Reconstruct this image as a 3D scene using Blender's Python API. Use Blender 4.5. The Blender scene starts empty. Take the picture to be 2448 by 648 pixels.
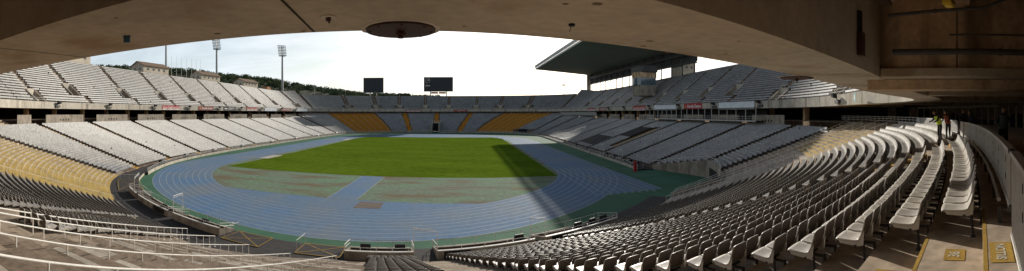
import bpy, math, random
import numpy as np
from mathutils import Vector, Matrix
random.seed(7); RNG = np.random.default_rng(7)
SC = bpy.context.scene
COL = SC.collection
R = math.radians

# ------------------------------------------------------------------ camera numbers
FP, YH, CAMX, CAMY, CAMZ, YAW = 920.0, 271.0, 17.3, -124.0, 12.06, 0.1216

# ------------------------------------------------------------------ plan curve of the bowl (front wall line)
CP = np.array([(0,-92.2),(8,-91.7),(16,-89.9),(24.5,-87.3),(35,-81.8),(42,-76),(47.5,-69),(51,-60),(52.8,-48),(53.5,-25),(54.5,10),(55.5,45),(56,70),(54,92),(46,107),(30,114.5),(8,117.3),(-8,117.3),(-30,114.0),(-45,104),(-52,88),(-53.5,60),(-54,30),(-54,0),(-53,-20),(-51,-38),(-47.5,-54),(-43,-64.5),(-37,-75),(-28.5,-83),(-18,-88.5),(-8,-91.5)], float)
def build_curve(cp, ds=.5, sig=6.):
    Q = np.vstack([cp, cp[:1]]); L = np.r_[0, np.cumsum(np.hypot(*np.diff(Q, axis=0).T))]
    for it in range(2):
        n = int(L[-1]/ds); t = np.linspace(0, L[-1], n, endpoint=False)
        D = np.stack([np.interp(t, L, Q[:, i]) for i in (0, 1)], 1)
        if it == 0:
            k = np.exp(-.5*(np.arange(-60, 61)*ds/sig)**2); k /= k.sum()
            Ex = np.vstack([D[-60:], D, D[:60]])
            D = np.stack([np.convolve(Ex[:, i], k, 'valid') for i in (0, 1)], 1)
            Q = np.vstack([D, D[:1]]); L = np.r_[0, np.cumsum(np.hypot(*np.diff(Q, axis=0).T))]
    T = np.roll(D, -1, 0)-np.roll(D, 1, 0); T /= np.linalg.norm(T, axis=1)[:, None]
    return t, L[-1], D, np.stack([T[:, 1], -T[:, 0]], 1)
CS, LT, CD, CN = build_curve(CP)
CSx = np.r_[CS, LT]; CDx = np.vstack([CD, CD[:1]]); CNx = np.vstack([CN, CN[:1]])
def nrm(s):
    s = np.mod(np.asarray(s, float), LT)
    n = np.stack([np.interp(s, CSx, CNx[:, i]) for i in (0, 1)], -1)
    return n/np.linalg.norm(n, axis=-1, keepdims=True)
def pt(s, r):
    m = np.mod(np.asarray(s, float), LT)
    d = np.stack([np.interp(m, CSx, CDx[:, i]) for i in (0, 1)], -1)
    return d+nrm(s)*np.asarray(r, float)[..., None]
def ubump(s): return 4.*np.exp(-((sw(s)-35.)/7.)**2)   # the overhang swings out towards the right wing
def W(s, r, z):
    s, r, z = np.broadcast_arrays(np.asarray(s, float), np.asarray(r, float), np.asarray(z, float))
    r = r+np.where(z > 12.2, ubump(s), 0.)
    return np.concatenate([pt(s, r), z[..., None]], -1)
def sw(s):                                   # s folded to -160 .. LT-160
    return np.mod(np.asarray(s, float)+160, LT)-160

# ------------------------------------------------------------------ tier profiles
Z0, DZ = .45, .279
def r0f(s):
    return np.interp(sw(s), [-60,-35,-15,-4,6], [3.5,5.5,6.5,6.5,3.8])
def rk(s, k): a = r0f(s); return a+(33.75-a)/36*k
def zk(s, k):                                # far end is a little steeper
    s = sw(s)
    t = np.clip(np.interp(s, [-160, 190, 215, 345, LT-160], [0, 0, 1, 1, 1]), 0, 1)
    t = np.where(s < -160+.1, 1, t)
    t = np.where((s > 345), np.clip((LT-195-s)/15, 0, 1), t)
    t = np.where(s < -150, 0, t)
    return Z0+DZ*k+t*.055*k*np.where(np.asarray(k) > 0, 1, 0)
RF, ZF0, ZF1 = 28.3, 13.25, 14.95            # fascia of the upper tier
UZ = 14.25
def ndu(s):                                  # row rise of the upper tier
    s = sw(s)
    return np.interp(s, [-160, -50, 45, 75, 140, 215, 222.01, 338, 345, LT-160], [.60, .70, .66, .63, .58, .52, .60, .60, .53, .60])
def nrow(s):
    s = sw(s)
    return np.where((s > 222) & (s < 339.5), 17, 22)
DRU = .76

# ------------------------------------------------------------------ mesh builder
class MB:
    def __init__(self): self.v = []; self.f = []; self.n = 0; self.var = []
    def add(self, V, F, mi=0, var=.5):
        V = np.asarray(V, float).reshape(-1, 3); F = np.asarray(F, int)
        self.v.append(V); self.f.append((F+self.n, mi)); self.n += len(V)
        self.var.append(np.full(len(V), var) if np.isscalar(var) else np.asarray(var, float))
        return self
    def box(self, c, d, rz=0, mi=0):
        x, y, z = np.array(d)/2.
        V = np.array([(a*x, b*y, e*z) for a in (-1, 1) for b in (-1, 1) for e in (-1, 1)])
        co, si = math.cos(rz), math.sin(rz)
        V = np.stack([V[:, 0]*co-V[:, 1]*si, V[:, 0]*si+V[:, 1]*co, V[:, 2]], 1)+np.array(c)
        return self.add(V, [(0,1,3,2),(4,6,7,5),(0,4,5,1),(2,3,7,6),(0,2,6,4),(1,5,7,3)], mi)
    def fbox(self, s, t, r, z, mi=0):         # box in the frame of the bowl at s: t along, r outward, z up
        n = nrm(s); T = np.array([-n[1], n[0]]); o = pt(s, 0.)
        V = [tuple(o+T*a+n*b)+(e,) for a in t for b in r for e in z]
        return self.add(V, [(0,1,3,2),(4,6,7,5),(0,4,5,1),(2,3,7,6),(0,2,6,4),(1,5,7,3)], mi)
    def prism(self, pts, off, mi=0):          # polygon pts extruded by the vector off
        P = np.asarray(pts, float); n = len(P); Q = P+np.asarray(off, float)
        self.add(np.vstack([P, Q]), [(i, (i+1) % n, n+(i+1) % n, n+i) for i in range(n)], mi)
        self.add(P, [tuple(range(n))[::-1]], mi); self.add(Q, [tuple(range(n))], mi)
        return self
    def strip(self, A, B, mi=0, mask=None, var=.5):
        A = np.asarray(A, float); B = np.asarray(B, float); n = len(A)
        i = np.arange(n-1)
        F = np.stack([i, i+1, n+i+1, n+i], 1)
        if mask is not None: F = F[mask]
        if len(F): self.add(np.vstack([A, B]), F, mi, var)
        return self
    def tube(self, P, rad, n=6, mi=0, closed=False):
        P = np.asarray(P, float); m = len(P)
        T = np.gradient(P, axis=0); T /= np.linalg.norm(T, axis=1)[:, None]+1e-12
        up = np.where(np.abs(T[:, 2:3]) > .9, np.array([[1., 0, 0]]), np.array([[0, 0, 1.]]))
        a = np.cross(T, up); a /= np.linalg.norm(a, axis=1)[:, None]; b = np.cross(T, a)
        rad = np.broadcast_to(rad, (m,))
        th = np.linspace(0, 2*math.pi, n, endpoint=False)
        V = (P[:, None]+rad[:, None, None]*(a[:, None]*np.cos(th)[None, :, None]+b[:, None]*np.sin(th)[None, :, None])).reshape(-1, 3)
        F = [(i*n+j, i*n+(j+1) % n, (i+1)*n+(j+1) % n, (i+1)*n+j) for i in range(m-1) for j in range(n)]
        self.add(V, F, mi)
        self.add(V[:n], [tuple(range(n))], mi); self.add(V[-n:], [tuple(range(n))[::-1]], mi)
        return self
    def mesh(self, name, mats, smooth=False, usevar=False):
        me = bpy.data.meshes.new(name)
        V = np.vstack(self.v) if self.v else np.zeros((0, 3))
        me.vertices.add(len(V)); me.vertices.foreach_set('co', V.ravel())
        li, cnt, mi = [], [], []
        for F, m in self.f:
            if F.ndim == 2:
                li.append(F.ravel()); cnt.append(np.full(len(F), F.shape[1])); mi.append(np.full(len(F), m))
        li = np.concatenate(li); cnt = np.concatenate(cnt); mi = np.concatenate(mi)
        me.loops.add(len(li)); me.loops.foreach_set('vertex_index', li)
        me.polygons.add(len(cnt)); st = np.r_[0, np.cumsum(cnt)[:-1]]
        me.polygons.foreach_set('loop_start', st); me.polygons.foreach_set('material_index', mi)
        me.polygons.foreach_set('use_smooth', np.full(len(cnt), smooth))
        if usevar:
            at = me.attributes.new('var', 'FLOAT', 'POINT'); at.data.foreach_set('value', np.concatenate(self.var))
        for m in (mats if isinstance(mats, (list, tuple)) else [mats]): me.materials.append(m)
        me.update(calc_edges=True); me.validate()
        return me
    def build(self, name, mats, parent=None, **kw):
        return link(name, self.mesh(name, mats, **kw), parent)
def link(name, me, parent=None):
    o = bpy.data.objects.new(name, me); COL.objects.link(o)
    if parent is not None: o.parent = parent
    return o
def tag(o, label, cat, group=None, kind=None):
    if label: o['label'] = label
    if cat: o['category'] = cat
    if group: o['group'] = group
    if kind: o['kind'] = kind
    return o
def thing(name, label, cat, group=None):
    o = bpy.data.objects.new(name, None); COL.objects.link(o)
    return tag(o, label, cat, group)
def struct(o): o['kind'] = 'structure'; return o
def stuff(o, label, cat): o['kind'] = 'stuff'; return tag(o, label, cat)
def dup(root, loc=None, rz=None, label=None, group=None):
    r = root.copy(); COL.objects.link(r)
    if loc is not None: r.location = loc
    if rz is not None: r.rotation_euler = (0, 0, rz)
    if label: r['label'] = label
    if group: r['group'] = group
    for ch in list(root.children):
        c = ch.copy(); COL.objects.link(c); c.parent = r
        for g in ch.children:
            d = g.copy(); COL.objects.link(d); d.parent = c
    return r

# ------------------------------------------------------------------ materials
def mat(name, base, rough=.8, var=.25, scale=.6, col2=None, bump=0., metallic=0., stretch=(1,1,1), attr=False, spec=.3, fine=0., stain=None):
    m = bpy.data.materials.new(name); m.use_nodes = True; nt = m.node_tree; N = nt.nodes; L = nt.links
    b = N['Principled BSDF']; b.inputs['Roughness'].default_value = rough; b.inputs['Metallic'].default_value = metallic
    b.inputs['Specular IOR Level'].default_value = spec
    tc = N.new('ShaderNodeTexCoord'); mp = N.new('ShaderNodeMapping'); mp.inputs['Scale'].default_value = stretch
    L.new(tc.outputs['Object'], mp.inputs['Vector'])
    no = N.new('ShaderNodeTexNoise'); no.inputs['Scale'].default_value = scale; no.inputs['Detail'].default_value = 6; no.inputs['Roughness'].default_value = .65
    L.new(mp.outputs[0], no.inputs['Vector'])
    c2 = col2 if col2 else tuple(x*(1-var*1.6) for x in base); c1 = tuple(min(1, x*(1+var*.6)) for x in base)
    rp = N.new('ShaderNodeValToRGB'); rp.color_ramp.elements[0].position = .32; rp.color_ramp.elements[1].position = .68
    rp.color_ramp.elements[0].color = (*c2, 1); rp.color_ramp.elements[1].color = (*c1, 1)
    L.new(no.outputs['Fac'], rp.inputs['Fac']); out = rp.outputs['Color']
    if fine:
        n2 = N.new('ShaderNodeTexNoise'); n2.inputs['Scale'].default_value = scale*14; n2.inputs['Detail'].default_value = 4
        L.new(mp.outputs[0], n2.inputs['Vector'])
        mr = N.new('ShaderNodeMapRange'); mr.inputs['From Min'].default_value = .3; mr.inputs['From Max'].default_value = .7
        mr.inputs['To Min'].default_value = 1-fine; mr.inputs['To Max'].default_value = 1+fine*.5
        L.new(n2.outputs['Fac'], mr.inputs['Value'])
        mx = N.new('ShaderNodeMix'); mx.data_type = 'RGBA'; mx.blend_type = 'MULTIPLY'; mx.inputs['Factor'].default_value = 1
        L.new(out, mx.inputs[6]); L.new(mr.outputs[0], mx.inputs[7]); out = mx.outputs[2]
    if stain:                                  # vertical run-off streaks / patches of a second tone
        n3 = N.new('ShaderNodeTexNoise'); n3.inputs['Scale'].default_value = stain[1]; n3.inputs['Detail'].default_value = 5
        mp3 = N.new('ShaderNodeMapping'); mp3.inputs['Scale'].default_value = stain[2]
        L.new(tc.outputs['Object'], mp3.inputs['Vector']); L.new(mp3.outputs[0], n3.inputs['Vector'])
        mr3 = N.new('ShaderNodeMapRange'); mr3.inputs['From Min'].default_value = stain[4] if len(stain) > 4 else .52; mr3.inputs['From Max'].default_value = mr3.inputs['From Min'].default_value+.17
        mr3.inputs['To Max'].default_value = stain[3]
        L.new(n3.outputs['Fac'], mr3.inputs['Value'])
        mx3 = N.new('ShaderNodeMix'); mx3.data_type = 'RGBA'; L.new(mr3.outputs[0], mx3.inputs['Factor'])
        L.new(out, mx3.inputs[6]); mx3.inputs[7].default_value = (*stain[0], 1); out = mx3.outputs[2]
    if attr:
        at = N.new('ShaderNodeAttribute'); at.attribute_name = 'var'
        mr2 = N.new('ShaderNodeMapRange'); mr2.inputs['To Min'].default_value = .72; mr2.inputs['To Max'].default_value = 1.18
        L.new(at.outputs['Fac'], mr2.inputs['Value'])
        mx2 = N.new('ShaderNodeMix'); mx2.data_type = 'RGBA'; mx2.blend_type = 'MULTIPLY'; mx2.inputs['Factor'].default_value = 1
        L.new(out, mx2.inputs[6]); L.new(mr2.outputs[0], mx2.inputs[7]); out = mx2.outputs[2]
    L.new(out, b.inputs['Base Color'])
    if bump:
        bp = N.new('ShaderNodeBump'); bp.inputs['Strength'].default_value = bump; bp.inputs['Distance'].default_value = .02
        n4 = N.new('ShaderNodeTexNoise'); n4.inputs['Scale'].default_value = scale*8; n4.inputs['Detail'].default_value = 5
        L.new(tc.outputs['Object'], n4.inputs['Vector']); L.new(n4.outputs['Fac'], bp.inputs['Height']); L.new(bp.outputs[0], b.inputs['Normal'])
    return m
M = {}
M['conc'] = mat('weathered_concrete', (.36,.31,.25), .9, .25, .5, bump=.3, fine=.2, stain=((.12,.09,.07), .8, (1,1,.25), .6))
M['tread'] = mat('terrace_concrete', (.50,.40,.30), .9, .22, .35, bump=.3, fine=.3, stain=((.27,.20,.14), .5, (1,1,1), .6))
M['bare'] = mat('bare_terrace_concrete', (.32,.245,.18), .95, .25, .4, bump=.3, fine=.35, stain=((.22,.16,.11), .6, (1,1,1), .7))
M['tread_dk'] = mat('dark_gap_stained_concrete', (.20,.145,.105), .95, .3, .6, fine=.3, stain=((.33,.27,.21), .7, (1,1,1), .6))  # stained bare steps; elsewhere the dark gaps between seat rows put into the colour
M['tread_pale'] = mat('pale_patched_concrete', (.60,.53,.44), .9, .2, .5, fine=.25, stain=((.3,.24,.18), .9, (1,1,1), .7))
M['soffit'] = mat('soffit_concrete', (.52,.43,.325), .9, .15, .35, bump=.25, fine=.14, stain=((.30,.19,.10), .55, (1,1,.3), .75))
M['beam'] = mat('beam_concrete', (.66,.46,.29), .9, .25, .4, bump=.3, fine=.2, stain=((.15,.09,.05), .8, (1,1,.25), .85))
M['fascia'] = mat('fascia_concrete', (.52,.47,.39), .9, .15, .6, fine=.15, stain=((.17,.14,.11), .35, (3,3,.12), .8))
M['yellow'] = mat('worn_yellow_paint', (.66,.46,.14), .85, .15, .5, fine=.2, stain=((.48,.38,.24), .45, (1,1,1), .6))
M['yellow_dk'] = mat('ochre_step_paint', (.50,.29,.05), .85, .2, .7, fine=.2, stain=((.3,.2,.1), .5, (1,1,1), .6))
M['ochre'] = mat('ochre_terrace_paint', (.55,.25,.03), .85, .15, .5, fine=.2)
M['paint_y'] = mat('yellow_line_paint', (.50,.31,.055), .85, .2, 4., fine=.35)
M['paint_w'] = mat('white_number_paint', (.70,.65,.52), .85, .2, 6., fine=.3)
M['seat'] = mat('seat_plastic', (.42,.395,.355), .45, .07, 1.5, attr=True, spec=.4)
M['seat_rear'] = mat('seat_plastic_rear_shaded', (.13,.11,.095), .6, .15, 1.5, spec=.25)  # shade on the seat backs is put into this darker colour
M['seat_in'] = mat('seat_plastic_aged', (.47,.435,.385), .38, .12, 2.5, spec=.45, fine=.1)
M['seat_shade'] = mat('seat_plastic_shaded', (.30,.305,.315), .5, .15, .25, attr=True, spec=.3)  # same seats as the left stand, their shade put into a darker colour
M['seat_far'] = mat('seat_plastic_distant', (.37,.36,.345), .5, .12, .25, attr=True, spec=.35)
M['steel'] = mat('galvanised_steel', (.30,.30,.30), .45, .2, 3., metallic=.6)
M['white'] = mat('white_pipe_paint', (.78,.76,.71), .5, .1, 2.5)
M['grille'] = mat('grey_fence_paint', (.56,.54,.51), .55, .15, 1.2, fine=.15)
M['fence_gap'] = mat('fence_shadow_gap', (.25,.24,.23), .7, .15, 1.2)
M['black'] = mat('black_plastic', (.012,.012,.014), .5, .2, 2.)
M['dark'] = mat('dark_void', (.02,.018,.017), .9, .2, .5)
M['bracket'] = mat('dark_seat_bracket', (.05,.045,.045), .6, .2, 3.)
M['asphalt'] = mat('asphalt_ramp', (.06,.055,.055), .9, .25, 2., fine=.3)
M['brownwall'] = mat('brown_pit_wall', (.20,.13,.09), .9, .3, 1.2, fine=.3, stretch=(1,1,3))
M['grass'] = mat('mown_grass', (.130,.195,.018), 1., .22, .12, col2=(.092,.152,.012), fine=.35, stretch=(.35,1,1), spec=0.)
M['track'] = mat('blue_track', (.105,.205,.355), .85, .18, .10, col2=(.180,.245,.320), fine=.15, spec=.08, stain=((.22,.24,.26), .12, (1,.35,1), .7))
M['green'] = mat('green_surround', (.075,.185,.115), .85, .15, .12, fine=.12, spec=.1)
M['dgreen'] = mat('worn_green_infield', (.165,.270,.165), .95, .2, .10, col2=(.215,.245,.195), fine=.25, spec=.05, stain=((.19,.145,.095), .17, (.6,1.5,1), .9, .47))
M['line'] = mat('white_lane_paint', (.44,.48,.52), .7, .1, .5)
M['sand'] = mat('pale_sand', (.55,.50,.42), .95, .1, .5, fine=.2)
M['waterjump'] = mat('brown_cover_boards', (.16,.12,.095), .9, .3, .7, stretch=(.3,3,1))
M['red'] = mat('red_banner', (.42,.025,.03), .6, .1, 1.)
M['redbrown'] = mat('dark_red_banner', (.23,.035,.025), .6, .1, 1.)
M['navy'] = mat('navy_banner', (.025,.03,.045), .6, .1, 1.)
M['cloth'] = mat('white_banner_cloth', (.72,.75,.78), .8, .08, .8, bump=.2)
M['letter'] = mat('white_lettering', (.8,.76,.7), .7, .05, 2.)
M['gold'] = mat('gold_star_print', (.65,.33,.06), .6, .1, 2.)
M['screen'] = mat('dark_led_screen', (.016,.02,.028), .4, .15, .3)
M['roof_under'] = mat('grey_green_deck', (.24,.275,.255), .7, .12, .2, stretch=(.2,3,1))
M['roof_edge'] = mat('pale_roof_truss', (.50,.52,.53), .6, .1, 1.)
M['roof_dark'] = mat('dark_roof_steel', (.07,.07,.072), .6, .2, 1.)
M['render'] = mat('cream_render', (.55,.48,.38), .9, .12, .4, stain=((.3,.25,.19), .4, (1,1,.3), .5))
M['tile'] = mat('brown_roof_tiles', (.22,.15,.10), .9, .25, 1.5, stretch=(3,3,1))
M['orange'] = mat('orange_brick', (.42,.20,.10), .9, .2, 1.)
M['glass'] = mat('dark_window_glass', (.02,.024,.03), .12, .1, .5, spec=.6)
M['rust'] = mat('rust_red_plate', (.075,.032,.026), .6, .35, 3., fine=.3)
M['ring'] = mat('pale_sealant', (.62,.54,.45), .9, .15, 3.)
M['bluebox'] = mat('blue_plastic', (.04,.10,.16), .6, .1, 3.)
M['lamp_y'] = mat('yellow_lamp_cover', (.85,.62,.06), .5, .1, 3.)
M['bark'] = mat('tree_bark', (.07,.05,.035), .9, .3, 2.)
M['leaf'] = mat('pine_foliage', (.105,.135,.065), .9, .3, .05, attr=True, spec=.1)
M['hill'] = mat('scrub_hillside', (.06,.07,.035), .95, .3, .03)
M['ground'] = mat('dry_ground', (.22,.19,.14), .95, .2, .02)
M['skin'] = mat('skin', (.36,.20,.13), .6, .05, 3.)
M['vest'] = mat('yellow_vest', (.55,.72,.06), .7, .1, 3.)
M['cloth_dk'] = mat('dark_clothes', (.03,.03,.035), .9, .2, 3.)
M['cloth_rd'] = mat('rust_clothes', (.28,.07,.04), .9, .2, 3.)
M['cloth_gr'] = mat('green_grey_clothes', (.12,.16,.14), .9, .2, 3.)
M['hair'] = mat('dark_hair', (.02,.015,.012), .7, .2, 3.)
M['sign_g'] = mat('green_exit_sign', (.02,.30,.10), .5, .1, 2.)
M['sign_t'] = mat('teal_notice', (.20,.36,.36), .6, .1, 2.)
M['pipe'] = mat('dark_grey_pipe', (.10,.09,.08), .6, .2, 2.)
M['core'] = mat('patched_core', (.22,.155,.10), .9, .3, 6.)
M['joint'] = mat('dark_joint', (.045,.03,.02), .95, .2, 2.)

# ------------------------------------------------------------------ camera, world, sun
cam = bpy.data.cameras.new('camera'); co = bpy.data.objects.new('camera', cam); COL.objects.link(co)
co.location = (CAMX, CAMY, CAMZ); co.rotation_euler = (math.pi/2, 0, -YAW)
cam.type = 'PANO'; cam.panorama_type = 'CENTRAL_CYLINDRICAL'
cam.central_cylindrical_range_u_min = -1224/FP; cam.central_cylindrical_range_u_max = 1224/FP
cam.central_cylindrical_range_v_min = (YH-648)/FP; cam.central_cylindrical_range_v_max = YH/FP
cam.central_cylindrical_radius = 1; cam.clip_start = .05; cam.clip_end = 5000
SC.camera = co
SUN_AZ, SUN_EL = R(18.6), R(21.2)
sd = Vector((math.sin(SUN_AZ)*math.cos(SUN_EL), math.cos(SUN_AZ)*math.cos(SUN_EL), math.sin(SUN_EL)))
sl = bpy.data.lights.new('sun', 'SUN'); sl.energy = 4.5; sl.angle = R(.6); sl.color = (1, .93, .82)
so = bpy.data.objects.new('sun', sl); COL.objects.link(so); so.rotation_euler = (-sd).to_track_quat('-Z', 'Y').to_euler(); so.location = (60, 100, 120)
wd = bpy.data.worlds.new('World'); SC.world = wd; wd.use_nodes = True
nt = wd.node_tree; bg = nt.nodes['Background']; bg.inputs['Strength'].default_value = .112
sky = nt.nodes.new('ShaderNodeTexSky'); sky.sky_type = 'NISHITA'; sky.sun_disc = False
sky.sun_elevation = SUN_EL; sky.sun_rotation = SUN_AZ; sky.dust_density = 1.4; sky.air_density = 1.1; sky.altitude = 100
tc = nt.nodes.new('ShaderNodeTexCoord'); sx = nt.nodes.new('ShaderNodeSeparateXYZ'); nt.links.new(tc.outputs['Generated'], sx.inputs[0])
mz = nt.nodes.new('ShaderNodeMath'); mz.operation = 'MAXIMUM'; mz.inputs[1].default_value = .0; nt.links.new(sx.outputs['Z'], mz.inputs[0])
az_ = nt.nodes.new('ShaderNodeMath'); az_.operation = 'ADD'; az_.inputs[1].default_value = .12; nt.links.new(mz.outputs[0], az_.inputs[0])
vd = nt.nodes.new('ShaderNodeVectorMath'); vd.operation = 'DIVIDE'
cb = nt.nodes.new('ShaderNodeCombineXYZ')
for i in range(3): nt.links.new(az_.outputs[0], cb.inputs[i])
nt.links.new(tc.outputs['Generated'], vd.inputs[0]); nt.links.new(cb.outputs[0], vd.inputs[1])
mpw = nt.nodes.new('ShaderNodeMapping'); mpw.inputs['Scale'].default_value = (.55, 1.1, 0); mpw.inputs['Rotation'].default_value = (0, 0, .5)
nt.links.new(vd.outputs[0], mpw.inputs['Vector'])
nz = nt.nodes.new('ShaderNodeTexNoise'); nz.inputs['Scale'].default_value = 1.3; nz.inputs['Detail'].default_value = 8; nz.inputs['Roughness'].default_value = .62; nz.inputs['Distortion'].default_value = .4
nt.links.new(mpw.outputs[0], nz.inputs['Vector'])
cr = nt.nodes.new('ShaderNodeMapRange'); cr.inputs['From Min'].default_value = .36; cr.inputs['From Max'].default_value = .66; cr.inputs['To Min'].default_value = .45; cr.inputs['To Max'].default_value = .95
nt.links.new(nz.outputs['Fac'], cr.inputs['Value'])
mxw = nt.nodes.new('ShaderNodeMix'); mxw.data_type = 'RGBA'; fade = nt.nodes.new('ShaderNodeMapRange'); fade.interpolation_type = 'SMOOTHSTEP'; fade.inputs['From Min'].default_value = .30; fade.inputs['From Max'].default_value = .62; fade.inputs['To Min'].default_value = 1.; fade.inputs['To Max'].default_value = .08
nt.links.new(sx.outputs['Z'], fade.inputs['Value'])
fm = nt.nodes.new('ShaderNodeMath'); fm.operation = 'MULTIPLY'; nt.links.new(cr.outputs[0], fm.inputs[0]); nt.links.new(fade.outputs[0], fm.inputs[1])
nt.links.new(fm.outputs[0], mxw.inputs['Factor'])
nt.links.new(sky.outputs[0], mxw.inputs[6])
# thin high cloud: bright towards the sun, pale grey-blue away from it
dt = nt.nodes.new('ShaderNodeVectorMath'); dt.operation = 'DOT_PRODUCT'; dt.inputs[1].default_value = tuple(sd)
nrmv = nt.nodes.new('ShaderNodeVectorMath'); nrmv.operation = 'NORMALIZE'; nt.links.new(tc.outputs['Generated'], nrmv.inputs[0]); nt.links.new(nrmv.outputs[0], dt.inputs[0])
cm = nt.nodes.new('ShaderNodeValToRGB'); e = cm.color_ramp.elements
e[0].position = .35; e[0].color = (7.2/20, 8.1/20, 8.9/20, 1); e[1].position = .97; e[1].color = (15/20, 15/20, 15/20, 1)
x_ = e.new(.62); x_.color = (8.2/20, 8.9/20, 9.5/20, 1); x_ = e.new(.76); x_.color = (9.6/20, 9.9/20, 10./20, 1)
nt.links.new(dt.outputs['Value'], cm.inputs['Fac'])
sc20 = nt.nodes.new('ShaderNodeVectorMath'); sc20.operation = 'SCALE'; sc20.inputs['Scale'].default_value = 20
nt.links.new(cm.outputs['Color'], sc20.inputs[0]); nt.links.new(sc20.outputs[0], mxw.inputs[7])
dim = nt.nodes.new('ShaderNodeMapRange'); dim.interpolation_type = 'SMOOTHSTEP'; dim.inputs['From Min'].default_value = .26; dim.inputs['From Max'].default_value = .6; dim.inputs['To Min'].default_value = 1.; dim.inputs['To Max'].default_value = .42
nt.links.new(sx.outputs['Z'], dim.inputs['Value'])
scd = nt.nodes.new('ShaderNodeVectorMath'); scd.operation = 'SCALE'; nt.links.new(mxw.outputs[2], scd.inputs[0]); nt.links.new(dim.outputs[0], scd.inputs['Scale'])
nt.links.new(scd.outputs[0], bg.inputs['Color'])
SC.view_settings.view_transform = 'Standard'; SC.view_settings.look = 'None'; SC.view_settings.exposure = 0
SC.cycles.max_bounces = 12; SC.cycles.diffuse_bounces = 9; SC.cycles.glossy_bounces = 3
SC.cycles.use_denoising = True

# ------------------------------------------------------------------ ground, track, pitch
def poly_sheet(name, pts, z, m, kind='structure'):
    mb = MB(); mb.add([(x, y, z) for x, y in pts], [tuple(range(len(pts)))]); o = mb.build(name, m); o['kind'] = kind; return o
def ring_mesh(name, A, B, z, m):
    mb = MB(); A = np.c_[A, np.full(len(A), z)]; B = np.c_[B, np.full(len(B), z)]; mb.strip(A, B); return struct(mb.build(name, m))
YS = 1.12
def track_curve(Rr, n=80):
    a = np.linspace(math.pi, 2*math.pi, n); b = np.linspace(0, math.pi, n)
    P = np.vstack([np.c_[Rr*np.cos(a), -42.195+Rr*np.sin(a)], np.c_[Rr*np.cos(b), 42.195+Rr*np.sin(b)]])
    P[:, 1] = np.where(P[:, 1] > 0, P[:, 1]*YS, P[:, 1]); return np.vstack([P, P[:1]])
ss = np.arange(0, LT, 2.)
outer = pt(ss, 40.)
mbg = MB(); far_ring = np.stack([3000*np.cos(np.linspace(-1.5, 4.78, len(ss))), 3000*np.sin(np.linspace(-1.5, 4.78, len(ss)))], 1)
c0 = np.arctan2(outer[:, 1], outer[:, 0]); far_ring = np.stack([3000*np.cos(c0), 3000*np.sin(c0)], 1)
A = np.c_[np.vstack([outer, outer[:1]]), np.full(len(ss)+1, 8.)]; B = np.c_[np.vstack([far_ring, far_ring[:1]]), np.full(len(ss)+1, 8.)]
mbg.strip(A, B); struct(mbg.build('ground', M['ground']))
# bowl floor (green surround), one sheet out to under the stands
fl = pt(ss, 13.); poly_sheet('track_surround', [tuple(p) for p in fl], -.004, M['green'])
ring_mesh('running_track', track_curve(36.5), track_curve(47.48), 0., M['track'])
poly_sheet('sprint_straight', [(36.5,-42.2),(36.5,-70.6),(47.6,-70.2),(47.6,-42.2)][::-1], .004-.006+.004, M['track'])
D_in = track_curve(36.4)[:-1]
poly_sheet('infield', [tuple(p) for p in D_in if True], .0005-.002, M['track'])
P = [tuple(p) for p in track_curve(36.2)[:-1] if -72.7 < p[1] < 20]
near = [p for p in P if p[1] < -42]; near = [(-36.2, -40)]+near+[(36.2, -40)]
poly_sheet('worn_infield', near, .004, M['dgreen'])
poly_sheet('worn_infield_far', [(-36.2,-40),(-36.2,47),(36.2,47),(36.2,-40)][::-1], .0045, M['dgreen']).name = 'worn_infield'
g = [p for p in track_curve(36.0)[:-1]]
G = []
for x, y in g:
    if y > 40: G.append((max(-34.6, min(34.9, x)), min(y, 68)))
G = [p for i, p in enumerate(G) if i == 0 or math.hypot(p[0]-G[i-1][0], p[1]-G[i-1][1]) > .05]
poly_sheet('pitch_grass', [(-33.6,-52.4),(35.,-52.)]+G, .010, M['grass'])
poly_sheet('javelin_runway', [(-1.9,-72.6),(2.3,-72.6),(2.0,-52.6),(-2.3,-52.6)], .008, M['track'])
poly_sheet('water_jump_cover', [(3.1,-76.9),(6.6,-76.7),(6.4,-73.3),(3.2,-73.4)], .012, M['waterjump'])
poly_sheet('jump_sandpit', [(-35.9,-34.6),(-33.0,-34.6),(-33.0,-25.8),(-35.9,-25.8)], .016, M['sand'])
poly_sheet('jump_sandpit', [(-37.2,40.5),(-34.9,40.5),(-34.9,50),(-37.2,50)], .016, M['sand'])
ml = MB()
for i in range(10):
    Rr = 36.5+1.22*i; a = track_curve(Rr-.04, 120); b = track_curve(Rr+.04, 120)
    ml.strip(np.c_[a, np.full(len(a), .007)], np.c_[b, np.full(len(b), .007)])
    ml.add([(Rr-.05,-70.3,.0072),(Rr+.05,-70.3,.0072),(Rr+.05,-42.2,.0072),(Rr-.05,-42.2,.0072)], [(0,1,2,3)])
for x in (-1.95, 2.35): ml.add([(x-.035,-72.6,.012),(x+.035,-72.6,.012),(x+.035-.2,-52.6,.012),(x-.035-.2,-52.6,.012)], [(0,1,2,3)])
struct(ml.build('lane_lines', M['line']))
def text_mesh(txt, size, m, name, parent=None, extrude=.004, bold=0., spacing=1., shear=0.):
    cu = bpy.data.curves.new('lettering', 'FONT'); cu.body = txt; cu.size = size; cu.align_x = 'CENTER'; cu.align_y = 'CENTER'; cu.extrude = extrude; cu.offset = bold; cu.space_character = spacing; cu.shear = shear; cu.resolution_u = 3
    o = bpy.data.objects.new('tmp', cu); COL.objects.link(o)
    dg = bpy.context.evaluated_depsgraph_get(); me = bpy.data.meshes.new_from_object(o.evaluated_get(dg)); bpy.data.objects.remove(o); bpy.data.curves.remove(cu)
    me.materials.clear(); me.materials.append(m); me.name = name
    return link(name, me, parent)
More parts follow.
